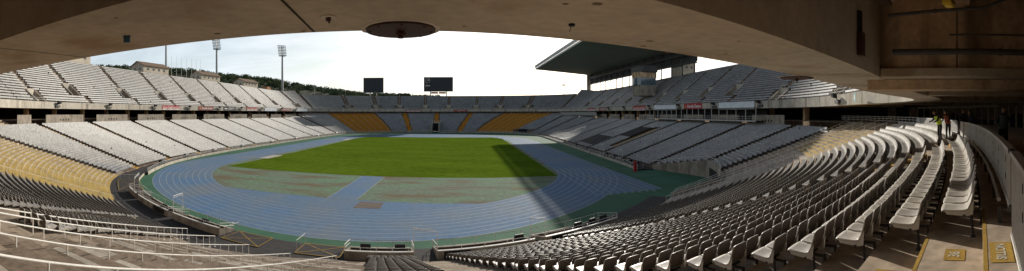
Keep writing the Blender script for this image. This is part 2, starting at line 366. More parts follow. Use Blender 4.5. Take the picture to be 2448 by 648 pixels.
for i in range(8):
    o = text_mesh(str(i+1), 1.1, M['line'], 'lane_number', extrude=0.); o.location = (37.1+1.22*i, -70.9-.0*i, .012); o.rotation_euler = (0, 0, -math.pi/2*0); struct(o)

# ------------------------------------------------------------------ lower and upper terraces per stand
TUN = (46.5, 61.5, 73.5)                       # tunnel mouth at the end of the sprint straight
def lin(a, b, k): return a+(b-a)*np.asarray(k, float)/36.
OR1 = ((308.4, 330.5), (313., 330.5)); OR2 = ((234.5, 256.3), (228., 246.))
def lower_mat(k, s):                           # material slot per face: 0 tread, 1 yellow, 2 ochre aisle, 3 orange terrace, 4 pale
    s = sw(s); o = np.zeros(len(s), int)
    o[(s > lin(-5.6, 8.0, k)) & (s < lin(9.1, 11.2, k))] = 6
    yl = (s > lin(-40, -32, k)) & (s < lin(-19.5, -7.6, k)); o[yl] = 1
    br = (s > lin(43, 43.8, k)) & (s < lin(47, 53.2, k)); o[br] = 1 if k > 21 else 4
    for a in LEFT_A: o[np.abs(s-a) < .75] = 2
    if 4 <= k <= 23: o[(s > 109) & (s < 112.6)] = 2
    for a, b, c, d in ((296.2, 298.6, 299, 302), (279., 283.9, 281., 282.6), (265.1, 268.4, 261., 263.5)): o[(s > lin(a, c, k)) & (s < lin(b, d, k))] = 3
    for (a, b), (c, d) in (OR1, OR2): o[(s > lin(a, c, k)) & (s < lin(b, d, k))] = 3
    return o
LEFT_A = [x for x in (-50, -66.5, -83, -100, -118.5, -137, -155.5)]
LEFT_A2 = [LT-174-LT, ]
LEFT_ALL = LEFT_A+[-174., -190.+1, -204.5]
RIGHT_A = [62., 75.5, 91, 106.5, 123, 141, 158, 175, 192, 210]
VOM = [(-50.5, 0), (-64, 4), (-83, 4), (-100.7, 4), (-117.3, 4), (-134.4, 4), (-150.6, 4), (-168.5, 4), (-186, 4), (-205, 2)] + [(52, 0), (67, 0), (84, 4), (98, 4), (113, 4), (128, 4), (143, 4), (158, 4), (175, 4), (192, 3), (208, 3)] + [(s, 0) for s in (323.6, 312.2, 302.9, 288.4, 275.3, 259.2, 248., 236.3)]
VOM = [(float(s) if s > -160 else float(s)+LT, j) for s, j in VOM]
VOMS = [(float(sw(s)), j) for s, j in VOM]
GATE = (279.4, 283.6)                          # far end gate
def lower_excl(k, sm):
    s = sw(sm); ex = np.zeros(len(s), bool)
    if k < 8: ex |= (s > TUN[0]) & (s < TUN[2]-(TUN[2]-TUN[1])*k/8.)
    if k < 15: ex |= (s > GATE[0]) & (s < GATE[1])
    if k < 5: ex |= (s > 222) & (s < 233.5-.0*k)
    return ex
def upper_excl(j, sm):
    s = sw(sm); ex = np.zeros(len(s), bool)
    for v, j0 in VOMS:
        if j0 <= j < j0+5: ex |= np.abs(s-v) < 1.9
    return ex
def row_samples(s0, s1, extra=()):
    S = list(np.arange(s0, s1, 1.2))+[s1]+[e for e in extra if s0 < e < s1]
    return np.array(sorted(set(np.round(S, 3))))
LBREAK = []
for a in LEFT_A: LBREAK += [a-.75, a+.75]
for v, j in VOMS: LBREAK += [v-1.9, v+1.9]
LBREAK += [GATE[0], GATE[1], TUN[0], 222., 233.5]
LBREAK = [b for b in LBREAK]+[b+LT for b in LBREAK if b < 0]+[b-LT for b in LBREAK if b > LT-220]
def lower_terrace(s0, s1, name, parent, kmax):
    mb = MB()
    for k in range(0, kmax+1):
        ex = LBREAK+[109., 112.6, TUN[2]-(TUN[2]-TUN[1])*min(k, 8)/8.]
        for f_ in (lambda k: lin(-40,-32,k), lambda k: lin(-19.5,-7.6,k), lambda k: lin(43,43.8,k), lambda k: lin(47,53.2,k), lambda k: lin(308.4,313,k), lambda k: lin(256.3,246,k), lambda k: lin(234.5,228,k)): ex = ex+[float(f_(k)), float(f_(k))+LT]
        S = row_samples(s0, s1, ex); sm = (S[:-1]+S[1:])/2
        keep = ~lower_excl(k, sm); mm = lower_mat(k, sm)
        r1, r2 = rk(S, k), rk(S, k+1)
        zt, zb = zk(S, k), zk(S, k-1) if k else np.full(len(S), .0)
        P1 = W(S, r1, zt); P2 = W(S, r2+.002, zt); P0 = W(S, r1, zb)
        if k == 8:
            tz = (sw(S) > TUN[0]-.3) & (sw(S) < TUN[1]+.3); P0[tz, 2] = 0
        if k == 5:
            tz = (sw(S) > 221.9) & (sw(S) < 233.7); P0[tz, 2] = 0
        if k == 15:
            tz = (sw(S) > GATE[0]-.2) & (sw(S) < GATE[1]+.2); P0[tz, 2] = 5.2
        for q in (0, 1, 2, 3, 4, 6):
            msk = keep & (mm == q)
            if msk.any():
                mb.strip(P1, P2, q, msk)
                mb.strip(P0, P1, {0: 0, 1: 5, 2: 2, 3: 3, 4: 0, 6: 6}[q], msk)
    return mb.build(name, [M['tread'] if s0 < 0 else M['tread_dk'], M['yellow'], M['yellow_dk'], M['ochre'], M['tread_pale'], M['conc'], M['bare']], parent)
def upper_terrace(s0, s1, name, parent):
    mb = MB()
    N = int(nrow((s0+s1)/2))
    for j in range(N):
        S = row_samples(s0, s1, LBREAK); sm = (S[:-1]+S[1:])/2; keep = ~upper_excl(j, sm)
        r1 = RF+.5+DRU*j; d = ndu(S); z = UZ+d*j; zb = UZ+d*(j-1) if j else np.full(len(S), UZ-.4)
        P1 = W(S, r1, z); P2 = W(S, r1+DRU+.002, z); P0 = W(S, r1, zb)
        mb.strip(P1, P2, 0, keep); mb.strip(P0, P1, 0, keep)
    r2 = RF+.5+DRU*N; S = row_samples(s0, s1); zt = UZ+ndu(S)*(N-1)
    mb.strip(W(S, r2, zt), W(S, r2, zt+1.0)); mb.strip(W(S, r2, zt+1.0), W(S, r2+.3, zt+1.0)); mb.strip(W(S, r2+.3, zt+1.0), W(S, r2+.3, 8.))
    # end cheeks
    for s_ in [e for e in (s0, s1) if e in (222., 339.5)]:
        rr = [RF+.5]; pts = [W(s_, RF+.5, UZ-.4)]
        for j in range(N): pts += [W(s_, RF+.5+DRU*j, UZ+float(ndu(s_))*j), W(s_, RF+.5+DRU*(j+1), UZ+float(ndu(s_))*j)]
        pts.append(W(s_, RF+.5+DRU*N, UZ-.4)); pts = np.array(pts)
        mb.add(pts, [tuple(range(len(pts)))])
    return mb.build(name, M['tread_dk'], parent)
def vomitory(v, j0, parent):
    mb = MB(); d = float(ndu(v)); z0 = UZ+d*j0; ra = RF+.5+DRU*j0; rb = ra+DRU*5; zt = UZ+d*(j0+5)
    n = nrm(v); T = np.array([-n[1], n[0]])
    def q(t, r, z): p = pt(v, r)+T*t; return (p[0], p[1], z)
    for sg in (-1, 1):
        a, b = sg*1.55, sg*1.9
        pr = [q(a, ra-.1, z0-.3), q(a, rb, z0-.3), q(a, rb, zt+.15), q(a, ra-.1, z0+.45)]
        mb.prism(pr, np.array(q(b, 0, 0))-np.array(q(a, 0, 0)))
    mb.add([q(-1.55, ra-.1, z0-.2), q(1.55, ra-.1, z0-.2), q(1.55, rb, z0-.2), q(-1.55, rb, z0-.2)], [(0,1,2,3)])
    o = mb.build('vomitory', M['conc'], parent)
    m2 = MB(); m2.add([q(-1.55, rb-.05, z0+2.0), q(1.55, rb-.05, z0+2.0), q(1.55, rb-.05, zt+.55), q(-1.55, rb-.05, zt+.55)], [(0,1,2,3)])
    m2.build('lintel', M['fascia'], o)
    m3 = MB(); m3.add([q(-1.55, rb+.0, z0-.2), q(1.55, rb+.0, z0-.2), q(1.55, rb+.0, z0+2.05), q(-1.55, rb+.0, z0+2.05)], [(0,1,2,3)])
    m3.build('doorway', M['dark'], o)
    m4 = MB()
    for sg in (-1, 1):
        m4.tube([q(sg*1.72, ra-.1, z0+.7), q(sg*1.72, rb, zt+.45)], .035, 5)
    m4.tube([q(-1.7, rb, zt+1.25), q(1.7, rb, zt+1.25)], .03, 5)
    for t in (-1.7, 0, 1.7): m4.tube([q(t, rb, zt+.5), q(t, rb, zt+1.25)], .03, 4)
    m4.build('handrail', M['white'], o)
    return o
def aisle_rail(v, j0, N, parent):
    mb = MB(); J = np.arange(j0+5, N+1); r = RF+.5+DRU*J; z = UZ+ndu(v)*J+.75; s_ = np.full(len(J), v-.62*0)
    P = W(s_, r, z)
    if len(P) > 2:
        mb.tube(P, .035, 4)
        for p in P[::3]: mb.tube([p-np.array([0, 0, .9]), p], .03, 4)
        mb.build('aisle_rail', M['white'], parent)

STANDS = [('near', -44., 54., 'raw concrete overhang and steep terraces of the near end of the stadium', 36),
          ('right', 54., 222., 'shaded two tier grandstand under the long roof', 30),
          ('far', 222., 339.5, 'far end grandstand with orange terraces below the two scoreboards', 35),
          ('left', 339.5, LT-44., 'sunlit two tier grandstand with red banners along its upper edge', 30)]
PORT_L = [a for a in LEFT_ALL]; PORT_R = RIGHT_A
WINDOWS = [(49.6, 1.0), (47.6, .9), (45.8, .8)]
for nm, s0, s1, lab, kmax in STANDS:
    st = thing('grandstand', lab, 'grandstand'); S = row_samples(s0, s1)
    lower_terrace(s0, s1, 'lower_terrace', st, kmax)
    if nm == 'right':                          # near part of the lower tier climbs to the fence like the near end
        pass
    upper_terrace(s0, s1, 'upper_terrace', st)
    for v, j0 in VOMS:
        vv = v if s0 <= v <= s1 else v+LT
        if s0 <= vv <= s1: vomitory(vv, j0, st); aisle_rail(vv, j0, int(nrow(vv)), st)
    # fascia, its parapet and the soffit band
    mb = MB()
    mb.strip(W(S, RF, ZF0), W(S, RF, ZF1)); mb.strip(W(S, RF, ZF1), W(S, RF+.3, ZF1)); mb.strip(W(S, RF+.3, ZF1), W(S, RF+.3, UZ-.3))
    mb.build('fascia', M['fascia'], st)
    mb = MB()
    Sf = np.arange(s0, s1+.01, .5); Sf[-1] = s1
    mb.strip(W(Sf, RF, ZF0), W(Sf, 30.7, ZF0)); mb.strip(W(Sf, 30.7, ZF0), W(Sf, 30.7, 15.6))
    mb.build('soffit', [M['soffit']], st)
    mb = MB(); mb.strip(W(S, 30.7, 15.6), W(S, 46, 19.5)); mb.build('raker_slab', M['beam'], st)
    # concourse floor and back wall
    mb = MB(); rin = rk(S, kmax+1)
    zfl = zk(S, 36)
    mb.strip(W(S, rin, zfl+.01), W(S, 46.2, zfl+.01)); mb.build('concourse_floor', M['tread'], st)
    mb = MB(); keep = np.ones(len(S)-1, bool); sm = (S[:-1]+S[1:])/2
    mb.strip(W(S, 45.8, 10.2), W(S, 45.8, 11.2)); mb.strip(W(S, 45.8, 13.2), W(S, 45.8, 20.))
    hole = np.zeros(len(sm), bool)
    if nm == 'far':
        for a in (283, 287, 291, 251, 254, 257): hole |= np.abs(sm-a) < .7
        hole |= np.abs(sm-305) < .7
    if nm == 'right':
        for a in (48.5, 52.5, 56., 230): hole |= np.abs(sm-a) < .8
    if nm == 'near': hole |= (sm > 38) & (sm < 44); hole |= np.abs(sm-48.5) < .8; hole |= np.abs(sm-52.3) < .7
    mb.strip(W(S, 45.8, 11.2), W(S, 45.8, 13.2), 0, ~hole)
    mb.build('back_wall', M['dark'], st)
    # wall behind the top seats, open at the aisles
    if nm in ('left', 'right', 'far'):
        mb = MB(); ports = [a if a > 0 else a+LT for a in PORT_L] if nm == 'left' else PORT_R
        if nm != 'far':
            S2 = np.array(sorted(set(list(S)+[p+d for p in ports for d in (-2.2, 2.2) if s0 < p+d < s1]))); sm2 = (S2[:-1]+S2[1:])/2
            kp = np.ones(len(sm2), bool)
            for p in ports: kp &= ~(np.abs(sm2-p) < 2.2)
            kp &= ~(sm2 < 62)
            rw = rk(S2, kmax+1)-.02; zb = zk(S2, kmax)
            ki = np.where(kp)[0]
            for r_ in np.split(ki, np.where(np.diff(ki) > 1)[0]+1):
                ix = np.r_[r_, r_[-1]+1]; mb = MB(); mb.strip(W(S2[ix], rw[ix], zb[ix]-.3), W(S2[ix], rw[ix], 11.7)); mb.strip(W(S2[ix], rw[ix], 11.7), W(S2[ix], rw[ix]+.25, 11.7)); mb.build('parapet', M['conc'], st)
            for i in range(len(ports)-1):
                c = (ports[i]+ports[i+1])/2
                for t in (-1.8, -.6, .6, 1.8):
                    rr = float(rk(c, kmax+1))-.06; n = nrm(c); T = np.array([-n[1], n[0]]); o_ = pt(c, rr)
                    if s0 < c < s1: mb = MB(); mb.add([tuple(o_+T*(t+a))+(z,) for a, z in ((-.22, 10.1), (.22, 10.1), (.22, 10.6), (-.22, 10.6))], [(0,1,2,3)]); mb.build('vent_opening', M['dark'], st)
    # radial beams and columns of the undercroft
    s_ = math.ceil((s0-19.9)/8.6)*8.6+19.9
    while s_ < s1:
        b = MB(); n_b = nrm(s_); T_b = np.array([-n_b[1], n_b[0], 0]); b.prism([W(s_, r_, z_)-T_b*.45 for r_, z_ in ((30.71, 13.27), (46.2, 13.27), (46.2, 19.6), (30.71, 15.62))], T_b*.9); bm_ = b.build('beam', M['beam'], st)
        if -30 < sw(s_) < 60:
            b = MB(); b.prism([W(s_, r_, z_)-T_b*.62 for r_, z_ in ((30.72, 13.262), (46.1, 13.262), (46.1, 13.52), (30.72, 13.52))], T_b*1.24); b.build('flange', M['soffit'], bm_)
            for r_ in (33.2, 36.0, 38.8, 41.6):
                for sg in (-1, 1): b = MB(); b.prism([W(s_, r_+dr_, z_)+T_b*sg*.452 for dr_, z_ in ((-.02, 13.53), (.02, 13.53), (.02, 15.4), (-.02, 15.4))], T_b*sg*.006); b.build('joint', M['joint'], bm_)
        if not (-30 < sw(s_) < 60):
            b = MB(); b.fbox(s_, (-.4, .4), (33.2, 34.4), (9.4, 13.3)); b.build('column', M['beam'], st)
        s_ += 8.6
    # rail along the upper edge
    if nm != 'near':
        mb = MB()
        for z in (15.4, 15.85): mb.tube(W(S, RF+.15, z), .03, 4)
        for s_ in np.arange(s0+1, s1, 2.4): mb.tube([W(s_, RF+.15, ZF1), W(s_, RF+.15, 15.85)], .03, 4)
        mb.build('edge_rail', M['white'], st)
        # front wall, its coping and rail by the track
        mb = MB(); ex = (sw((S[:-1]+S[1:])/2) > TUN[0]) & (sw((S[:-1]+S[1:])/2) < TUN[2])
        sm_ = sw((S[:-1]+S[1:])/2); ex |= (sm_ > GATE[0]) & (sm_ < GATE[1])
        mb.strip(W(S, .2, 0), W(S, .2, .62), 0, ~ex); mb.strip(W(S, .2, .62), W(S, .5, .62), 0, ~ex); mb.strip(W(S, .5, .62), W(S, .5, .2), 0, ~ex)
        mb.build('front_wall', M['fascia'], st)
        mb = MB(); kk = np.where(~ex)[0]
        for z in (.95, 1.25):
            for i in kk: pass
        P = W(S, .35, 1.25); P2 = W(S, .35, .95)
        runs = np.split(kk, np.where(np.diff(kk) > 1)[0]+1)
        for r_ in runs:
            if len(r_) > 2:
                idx = np.r_[r_, r_[-1]+1]; mb.tube(P[idx], .03, 4); mb.tube(P2[idx], .025, 4)
                for i in idx[::2]: mb.tube([W(S[i], .35, .6), W(S[i], .35, 1.25)], .03, 4)
        mb.build('track_rail', M['white'], st)
        # floor of the front pit
        mb = MB(); mb.strip(W(S, .5, .2), W(S, rk(S, 0), .2), 0, ~ex); mb.build('pit_floor', M['asphalt'], st)
    else:
        for (a_, b_) in ((s0, -28.), (28., s1)):
            mb = MB(); Sq = row_samples(a_, b_)
            for z in (15.4, 15.85): mb.tube(W(Sq, RF+.15, z), .03, 4)
            for s_ in np.arange(a_+1, b_, 2.4): mb.tube([W(s_, RF+.15, ZF1), W(s_, RF+.15, 15.85)], .03, 4)
            mb.build('edge_rail', M['white'], st)
        S = S[S < 46.4]; mb = MB()
        mb.strip(W(S, .9, 0), W(S, .9, Z0-.02)); mb.strip(W(S, .9, Z0-.02), W(S, rk(S, 0)+.01, Z0-.02), 1)
        mb.build('front_walkway', [M['tread_pale'], M['asphalt']], st)
    if nm == 'right':                          # walls of the tunnel mouth
        mb = MB()
        # far cheek, cut diagonally through the rows
        top = [W(TUN[2]-(TUN[2]-TUN[1])*k/8., float(rk(70, k)), .6+float(zk(70, k))) for k in np.linspace(0, 8, 9)]
        top = np.array(top); bot = top.copy(); bot[:, 2] = 0
        mb.strip(bot, top); mb.strip(top, top+np.array([.25, .1, 0]))
        t2 = np.array([W(TUN[0], float(rk(48, k)), float(zk(48, k))+.5) for k in range(9)]); b2 = t2.copy(); b2[:, 2] = 0
        mb.strip(t2, b2)
        S3 = np.linspace(TUN[0], TUN[1], 16); mb.strip(W(S3, rk(S3, 8)-.01, 0), W(S3, rk(S3, 8)-.01, zk(S3, 8)+.7)); mb.strip(W(S3, rk(S3, 8)-.01, zk(S3, 8)+.7), W(S3, rk(S3, 8)+.2, zk(S3, 8)+.7))
        mb.build('tunnel_wall', M['conc'], st)
        mb = MB(); S4 = np.linspace(54, 60, 6); mb.strip(W(S4, rk(S4, 8)-.03, 0), W(S4, rk(S4, 8)-.03, 2.2)); mb.build('tunnel_opening', M['dark'], st)
        mb = MB(); mb.tube(top+np.array([0, 0, .8]), .035, 5)
        for p in top: mb.tube([p, p+np.array([0, 0, .8])], .03, 4)
        Pq = W(S3, rk(S3, 8), zk(S3, 8)+1.5); mb.tube(Pq, .035, 5)
        for p in Pq[::2]: mb.tube([p-np.array([0, 0, .8]), p], .03, 4)
        mb.build('tunnel_rail', M['white'], st)
    if nm == 'far':                            # the gate in the far end
        mb = MB(); gc = sum(GATE)/2; hw = 2.1
        mb.fbox(gc, (-hw-.7, -hw), (-.6, 17), (0, 5.5)); mb.fbox(gc, (hw, hw+.7), (-.6, 17), (0, 5.5)); mb.fbox(gc, (-hw-.7, hw+.7), (13, 17), (5.5, 6.3))
        mb.build('gate_wall', M['fascia'], st)
        mb = MB(); mb.fbox(gc, (-hw+.01, hw-.01), (13.5, 14), (0, 5.49)); mb.build('gate_opening', M['dark'], st)
        mb = MB(); mb.tube([W(gc-2.6, 13, 7.1), W(gc+2.6, 13, 7.1)], .05, 5)
        for t in (-2.6, -.9, .9, 2.6): mb.tube([W(gc+t, 13, 6.2), W(gc+t, 13, 7.1)], .05, 4)
        mb.build('gate_rail', M['white'], st)
        mb = MB(); mb.fbox(228, (-6, 6), (3.2, 7.6), (0., .1)); mb.build('ramp', M['asphalt'], st)
        mb = MB(); mb.fbox(228, (-5.6, 5.6), (6.9, 7.2), (0.1, 2.3)); mb.build('ramp_wall', M['dark'], st)
        for s_ in (222.2, 233.4): mb = MB(); mb.fbox(s_, (-.2, .2), (3.3, 8.0), (0., 2.4)); mb.build('ramp_cheek', M['conc'], st)
# panel joints of the near soffit, drawn as thin dark strips just under it
for a, b in ((5.6, 6.6), (9.2, 10.3), (17.6, 18.3)):
    pass

# ------------------------------------------------------------------ seats
def seat_profile():
    return [(.445,.395),(.45,.425),(.40,.432),(.26,.418),(.13,.418),(.055,.445),(.01,.53),(-.022,.64),(-.045,.755),(-.052,.80)]
def seat_mesh_full(var=.5):
    pr = seat_profile(); nw = 6; V = []; F = []
    for i, (y, z) in enumerate(pr):
        for j in range(nw+1):
            u = -1+2*j/nw; w = .225
            if i >= len(pr)-2: w = .225-.02*(i-(len(pr)-3))
            zz = z; yy = y
            if 2 <= i <= 4: zz -= .016*(1-u*u)
            if i >= 6: yy -= .022*(1-u*u)
            if i == len(pr)-1: zz -= .022*abs(u)**3
            if i <= 1: yy -= .02*abs(u)**3
            V.append((w*u, yy, zz))
    n = len(pr); c = nw+1
    for i in range(n-1):
        for j in range(nw): F.append((i*c+j, i*c+j+1, (i+1)*c+j+1, (i+1)*c+j))
    B = [(x*1., y-(.022 if i//c >= 5 else 0), z-(.022 if i//c < 6 else 0)) for i, (x, y, z) in enumerate(V)]
    o = len(V); V2 = V+B
    F2 = [f[::-1] for f in [(a+o, b+o, c_+o, d+o) for a, b, c_, d in F]]
    E = []
    for i in range(n-1):
        E.append((i*c, (i+1)*c, o+(i+1)*c, o+i*c)); E.append((i*c+nw, o+i*c+nw, o+(i+1)*c+nw, (i+1)*c+nw))
    for j in range(nw): E.append(((n-1)*c+j, (n-1)*c+j+1, o+(n-1)*c+j+1, o+(n-1)*c+j)); E.append((j, o+j, o+j+1, j+1))
    # side aprons
    for sx_ in (-1, 1):
        k = len(V2); x = .222*sx_
        V2 += [(x, .40, .425), (x, .36, .365), (x, .06, .335), (x, -.03, .36), (x, -.05, .60), (x, .0, .50), (x, .06, .43)]
        E.append(tuple(range(k, k+7)))
    return V2, F+F2+E, set(range(len(F), len(F)+len(F2)))
def seat_parts_bracket(mb):
    mb.box((0, .02, .335), (.035, .36, .04)); mb.box((0, -.145, .25), (.05, .03, .22)); mb.box((0, .10, .345), (.46, .04, .03))
SEAT_V, SEAT_F, SEAT_REAR = seat_mesh_full()
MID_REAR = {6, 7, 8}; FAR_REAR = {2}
def seat_mesh_mid():
    V = []; pr = [(.44,.40),(.445,.43),(.13,.42),(.05,.45),(-.03,.66),(-.05,.80)]
    for y, z in pr: V += [(-.222, y, z), (.222, y, z)]
    n = len(pr); F = [(2*i, 2*i+1, 2*i+3, 2*i+2) for i in range(n-1)]
    back = [(-.075,.80),(-.06,.40),(.42,.36)]
    o = len(V)
    for y, z in back: V += [(-.222, y, z), (.222, y, z)]
    F += [(2*(n-1), 2*(n-1)+1, o+1, o), (o, o+1, o+3, o+2), (o+2, o+3, o+5, o+4), (o+4, o+5, 1, 0)]
    F += [(0, 2, 4, 6, o+2, o+4), (1, o+5, o+3, 7, 5, 3), (6, 8, 10, o, o+2), (7, o+3, o+1, 11, 9)]
    k = len(V); V += [(-.05,.02,.0),(.05,.02,.0),(.05,.02,.4),(-.05,.02,.4)]; F.append((k, k+1, k+2, k+3))
    return np.array(V), F
def seat_mesh_far():
    V = [(-.22,.44,.42),(.22,.44,.42),(.22,.05,.42),(-.22,.05,.42),(-.22,-.05,.80),(.22,-.05,.80),(-.22,-.07,.40),(.22,-.07,.40),(-.22,.43,.34),(.22,.43,.34)]
    F = [(0,1,2,3),(3,2,5,4),(4,5,7,6),(8,9,1,0)]
    return np.array(V), F
SMV, SMF = seat_mesh_mid(); SFV, SFF = seat_mesh_far()
def cam_rel(P):
    d = P[:, :2]-np.array([CAMX, CAMY]); az = np.arctan2(d[:, 0], d[:, 1])-YAW; dist = np.hypot(d[:, 0], d[:, 1])
    px = 1224+FP*az; py = YH-FP*(P[:, 2]-CAMZ)/np.maximum(dist, .1)
    return px, py, dist
BLOCKS = []     # (left boundary(k), right boundary(k), k0, k1, name)
def blk(a, b, c, d, k0=0, k1=35, name='', gap=.0): BLOCKS.append((a, b, c, d, k0, k1, name))
blk(9.2, 12.5, 11.2, 12.5, name='left of the near aisle')
blk(14.85, 22.8, 14.85, 24.4, name='right of the near aisle')
blk(24.5, 38.0, 26.2, 43.0, name='beyond the second aisle')
blk(-10.6, -5.6, 7.6, 7.9, 0, 26, name='beside the bare terrace')
blk(-19.4, -12.2, -7.4, 6.6, name='beside the yellow terrace')
rest = []
RES_K = 30
rest.append((-49.2, -40.2, -49.2, -32.2, 0, RES_K))
la = sorted(LEFT_ALL)
for i in range(len(la)-1): rest.append((la[i]+.8, la[i+1]-.8, la[i]+.8, la[i+1]-.8, 0, RES_K))
rest.append((-221.0, la[0]-.8, -221.0, la[0]-.8, 0, 33))
rest.append((53.9, 61.2, 53.9, 61.2, 8, RES_K))
rest.append((73.5, 74.7, 46.4, 74.7, -99, 0))
ra_ = RIGHT_A+[221.]
for i in range(1, len(ra_)-1): rest.append((ra_[i]+.8, ra_[i+1]-.8, ra_[i]+.8, ra_[i+1]-.8, 0, RES_K))
# far end
rest += [(298.9, 308.1, 302.3, 312.7, 0, 35), (284.2, 295.9, 282.9, 298.7, 0, 35), (268.7, 278.7, 263.8, 280.7, 0, 35), (256.6, 264.8, 246.3, 260.7, 0, 35), (221.5, 234.2, 221.5, 227.6, 5, 33)]
NEARP = []
def place_row(s0, s1, r, z, pitch=.485):
    S = np.linspace(s0, s1, 60); P = pt(S, np.full(60, r) if np.isscalar(r) else r(S)); L = np.r_[0, np.cumsum(np.hypot(*np.diff(P, axis=0).T))]
    n = int(L[-1]/pitch)
    if n < 1: return None
    t = (np.arange(n)+.5)*pitch+(L[-1]-n*pitch)/2
    s = np.interp(t, L, S); return s
sets = {'near': [], 'rest': []}
info = []
for a, b, c, d, k0, k1, nm in BLOCKS:
    for k in range(k0, k1+1):
        s0 = float(lin(a, c, k)); s1 = float(lin(b, d, k))
        if s1-s0 < .4: continue
        s = place_row(s0, s1, lambda S: rk(S, k)+.5, 0)
        if s is None: continue
        P = np.c_[pt(s, rk(s, k)+.66), zk(s, k)]; n = nrm(s)
        for i in range(len(s)): info.append((nm, k, i, len(s), P[i], n[i]))
NI = info
restP, restN = [], []
def add_rest(s, r, z): restP.append(np.c_[pt(s, r), z]); restN.append(nrm(s))
def desk_zone(s, k): s = sw(s); return ((s > 125) & (s < 139) & (k >= 2) & (k <= 10)) | ((s > 113) & (s < 124) & (k >= 13) & (k <= 22)) | ((s > 108.8) & (s < 112.8) & (k >= 4) & (k <= 23))
for a, b, c, d, k0, k1 in rest:
    if k0 == -99: continue
    for k in range(k0, k1+1):
        s = place_row(float(lin(a, c, k)), float(lin(b, d, k)), lambda S: rk(S, k)+.5, 0)
        if s is None: continue
        s = s[~lower_excl(k, s)]; s = s[~desk_zone(s, k)]
        if len(s): add_rest(s, rk(s, k)+.66, zk(s, k))
# block over the tunnel mouth
for k in range(0, RES_K+1):
    s = place_row(TUN[2]-(TUN[2]-TUN[1])*min(k, 8)/8.+1.0, 74.7, lambda S: rk(S, k)+.5, 0)
    if s is not None: add_rest(s, rk(s, k)+.66, zk(s, k))
# upper tier
for nm, s0, s1, lab, kmax in STANDS:
    for j in range(int(nrow((s0+s1)/2))):
        r = RF+.5+DRU*j
        s = place_row(s0+(.6 if s0 in (222., 339.5) else 0), s1-(.6 if s1 in (222., 339.5) else 0), r+.36, 0)
        if nm == 'near': s = s[np.abs(s) > 28]
        keep = np.ones(len(s), bool)
        for v, j0 in VOMS:
            q = np.abs(np.mod(s-v+LT/2, LT)-LT/2)
            if j0 <= j < j0+5: keep &= q > 2.05
            elif j >= j0+5: keep &= q > .75
            else: keep &= np.abs(np.mod(s-v+2.8+LT/2, LT)-LT/2) > .75
        s = s[keep]; add_rest(s, r+.28+ubump(s), UZ+ndu(s)*j)
RP = np.vstack(restP); RN = np.vstack(restN)
px, py, dist = cam_rel(RP); inv = (px > -60) & (px < 2510)
RP, RN, dist = RP[inv], RN[inv], dist[inv]
keep = RNG.random(len(RP)) > .002; RP, RN, dist = RP[keep], RN[keep], dist[keep]
def scatter(mb, V, F, P, N, var, rear=()):
    V = np.asarray(V, float); m = len(V)
    # local x = along row, local y = towards the pitch (-N)
    fx = np.stack([-N[:, 1], N[:, 0]], 1); fy = -N
    X = V[None, :, 0:1]*fx[:, None]+V[None, :, 1:2]*fy[:, None]+P[:, None, :2]
    Z = np.broadcast_to(V[None, :, 2], (len(P), m))+P[:, None, 2]
    VV = np.concatenate([X, Z[..., None]], -1).reshape(-1, 3)
    base = mb.n; mb.v.append(VV); mb.var.append(np.repeat(var, m)); mb.n += len(VV)
    off = (np.arange(len(P))*m)[:, None, None]
    by = {}
    for i, f in enumerate(F): by.setdefault((len(f), int(i in rear)), []).append(f)
    for (n_, q), fs in by.items(): mb.f.append(((np.array(fs)[None]+off).reshape(-1, n_)+base, q))
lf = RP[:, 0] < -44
for sel, m_, lb in ((lf, 'seat_far', 'thousands of white seats in sunlit rows filling both tiers of the left stand'), (~lf, 'seat_shade', 'thousands of white seats coloured darker for shade in the far end and right stands')):
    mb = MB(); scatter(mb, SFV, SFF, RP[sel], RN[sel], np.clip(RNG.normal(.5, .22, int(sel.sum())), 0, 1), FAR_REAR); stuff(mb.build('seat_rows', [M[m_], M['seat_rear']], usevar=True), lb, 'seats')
# near seats: the 300 largest are things, the rest one mass
NP = np.array([i[4] for i in NI]); NN = np.array([i[5] for i in NI]); pxn, pyn, dn = cam_rel(NP+np.array([0, 0, .5]))
vis = (pxn > 2) & (pxn < 2446) & (pyn > 150) & (pyn < 640) & (dn > 1.2)
order = np.argsort(np.where(vis, dn, 1e9))[:300]; chosen = set(int(i) for i in order)
others = np.array([i for i in range(len(NI)) if i not in chosen and -80 < pxn[i] < 2530])
om = others[dn[others] < 30]; of = others[dn[others] >= 30]
mb = MB(); 
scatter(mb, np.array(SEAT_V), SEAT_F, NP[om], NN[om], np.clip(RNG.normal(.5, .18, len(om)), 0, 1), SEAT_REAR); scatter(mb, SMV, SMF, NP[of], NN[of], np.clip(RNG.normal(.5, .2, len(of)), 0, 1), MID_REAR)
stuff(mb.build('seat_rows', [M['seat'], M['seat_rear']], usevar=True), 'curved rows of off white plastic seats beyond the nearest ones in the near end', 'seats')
mb = MB()
for i in om:
    n = NN[i]; p = NP[i]; a = math.atan2(-n[1], -n[0])-math.pi/2
    m2 = MB(); 
bv = MB(); seat_parts_bracket(bv); BV = np.vstack(bv.v); BF = [tuple(f) for F, _ in bv.f for f in F]
mb = MB(); scatter(mb, BV, BF, NP[om], NN[om], np.full(len(om), .5)); stuff(mb.build('seat_brackets', M['bracket']), 'dark steel brackets carrying the rows of off white seats', 'brackets')
mbs = MB(); nV = len(SEAT_V); mbs.v.append(np.array(SEAT_V)); mbs.var.append(np.full(nV, .5)); mbs.n = nV
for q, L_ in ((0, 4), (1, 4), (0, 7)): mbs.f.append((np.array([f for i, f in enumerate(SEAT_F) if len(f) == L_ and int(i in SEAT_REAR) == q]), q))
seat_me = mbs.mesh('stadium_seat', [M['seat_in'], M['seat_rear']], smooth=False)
seat_me.polygons.foreach_set('use_smooth', np.array([len(p.vertices) == 4 for p in seat_me.polygons]))
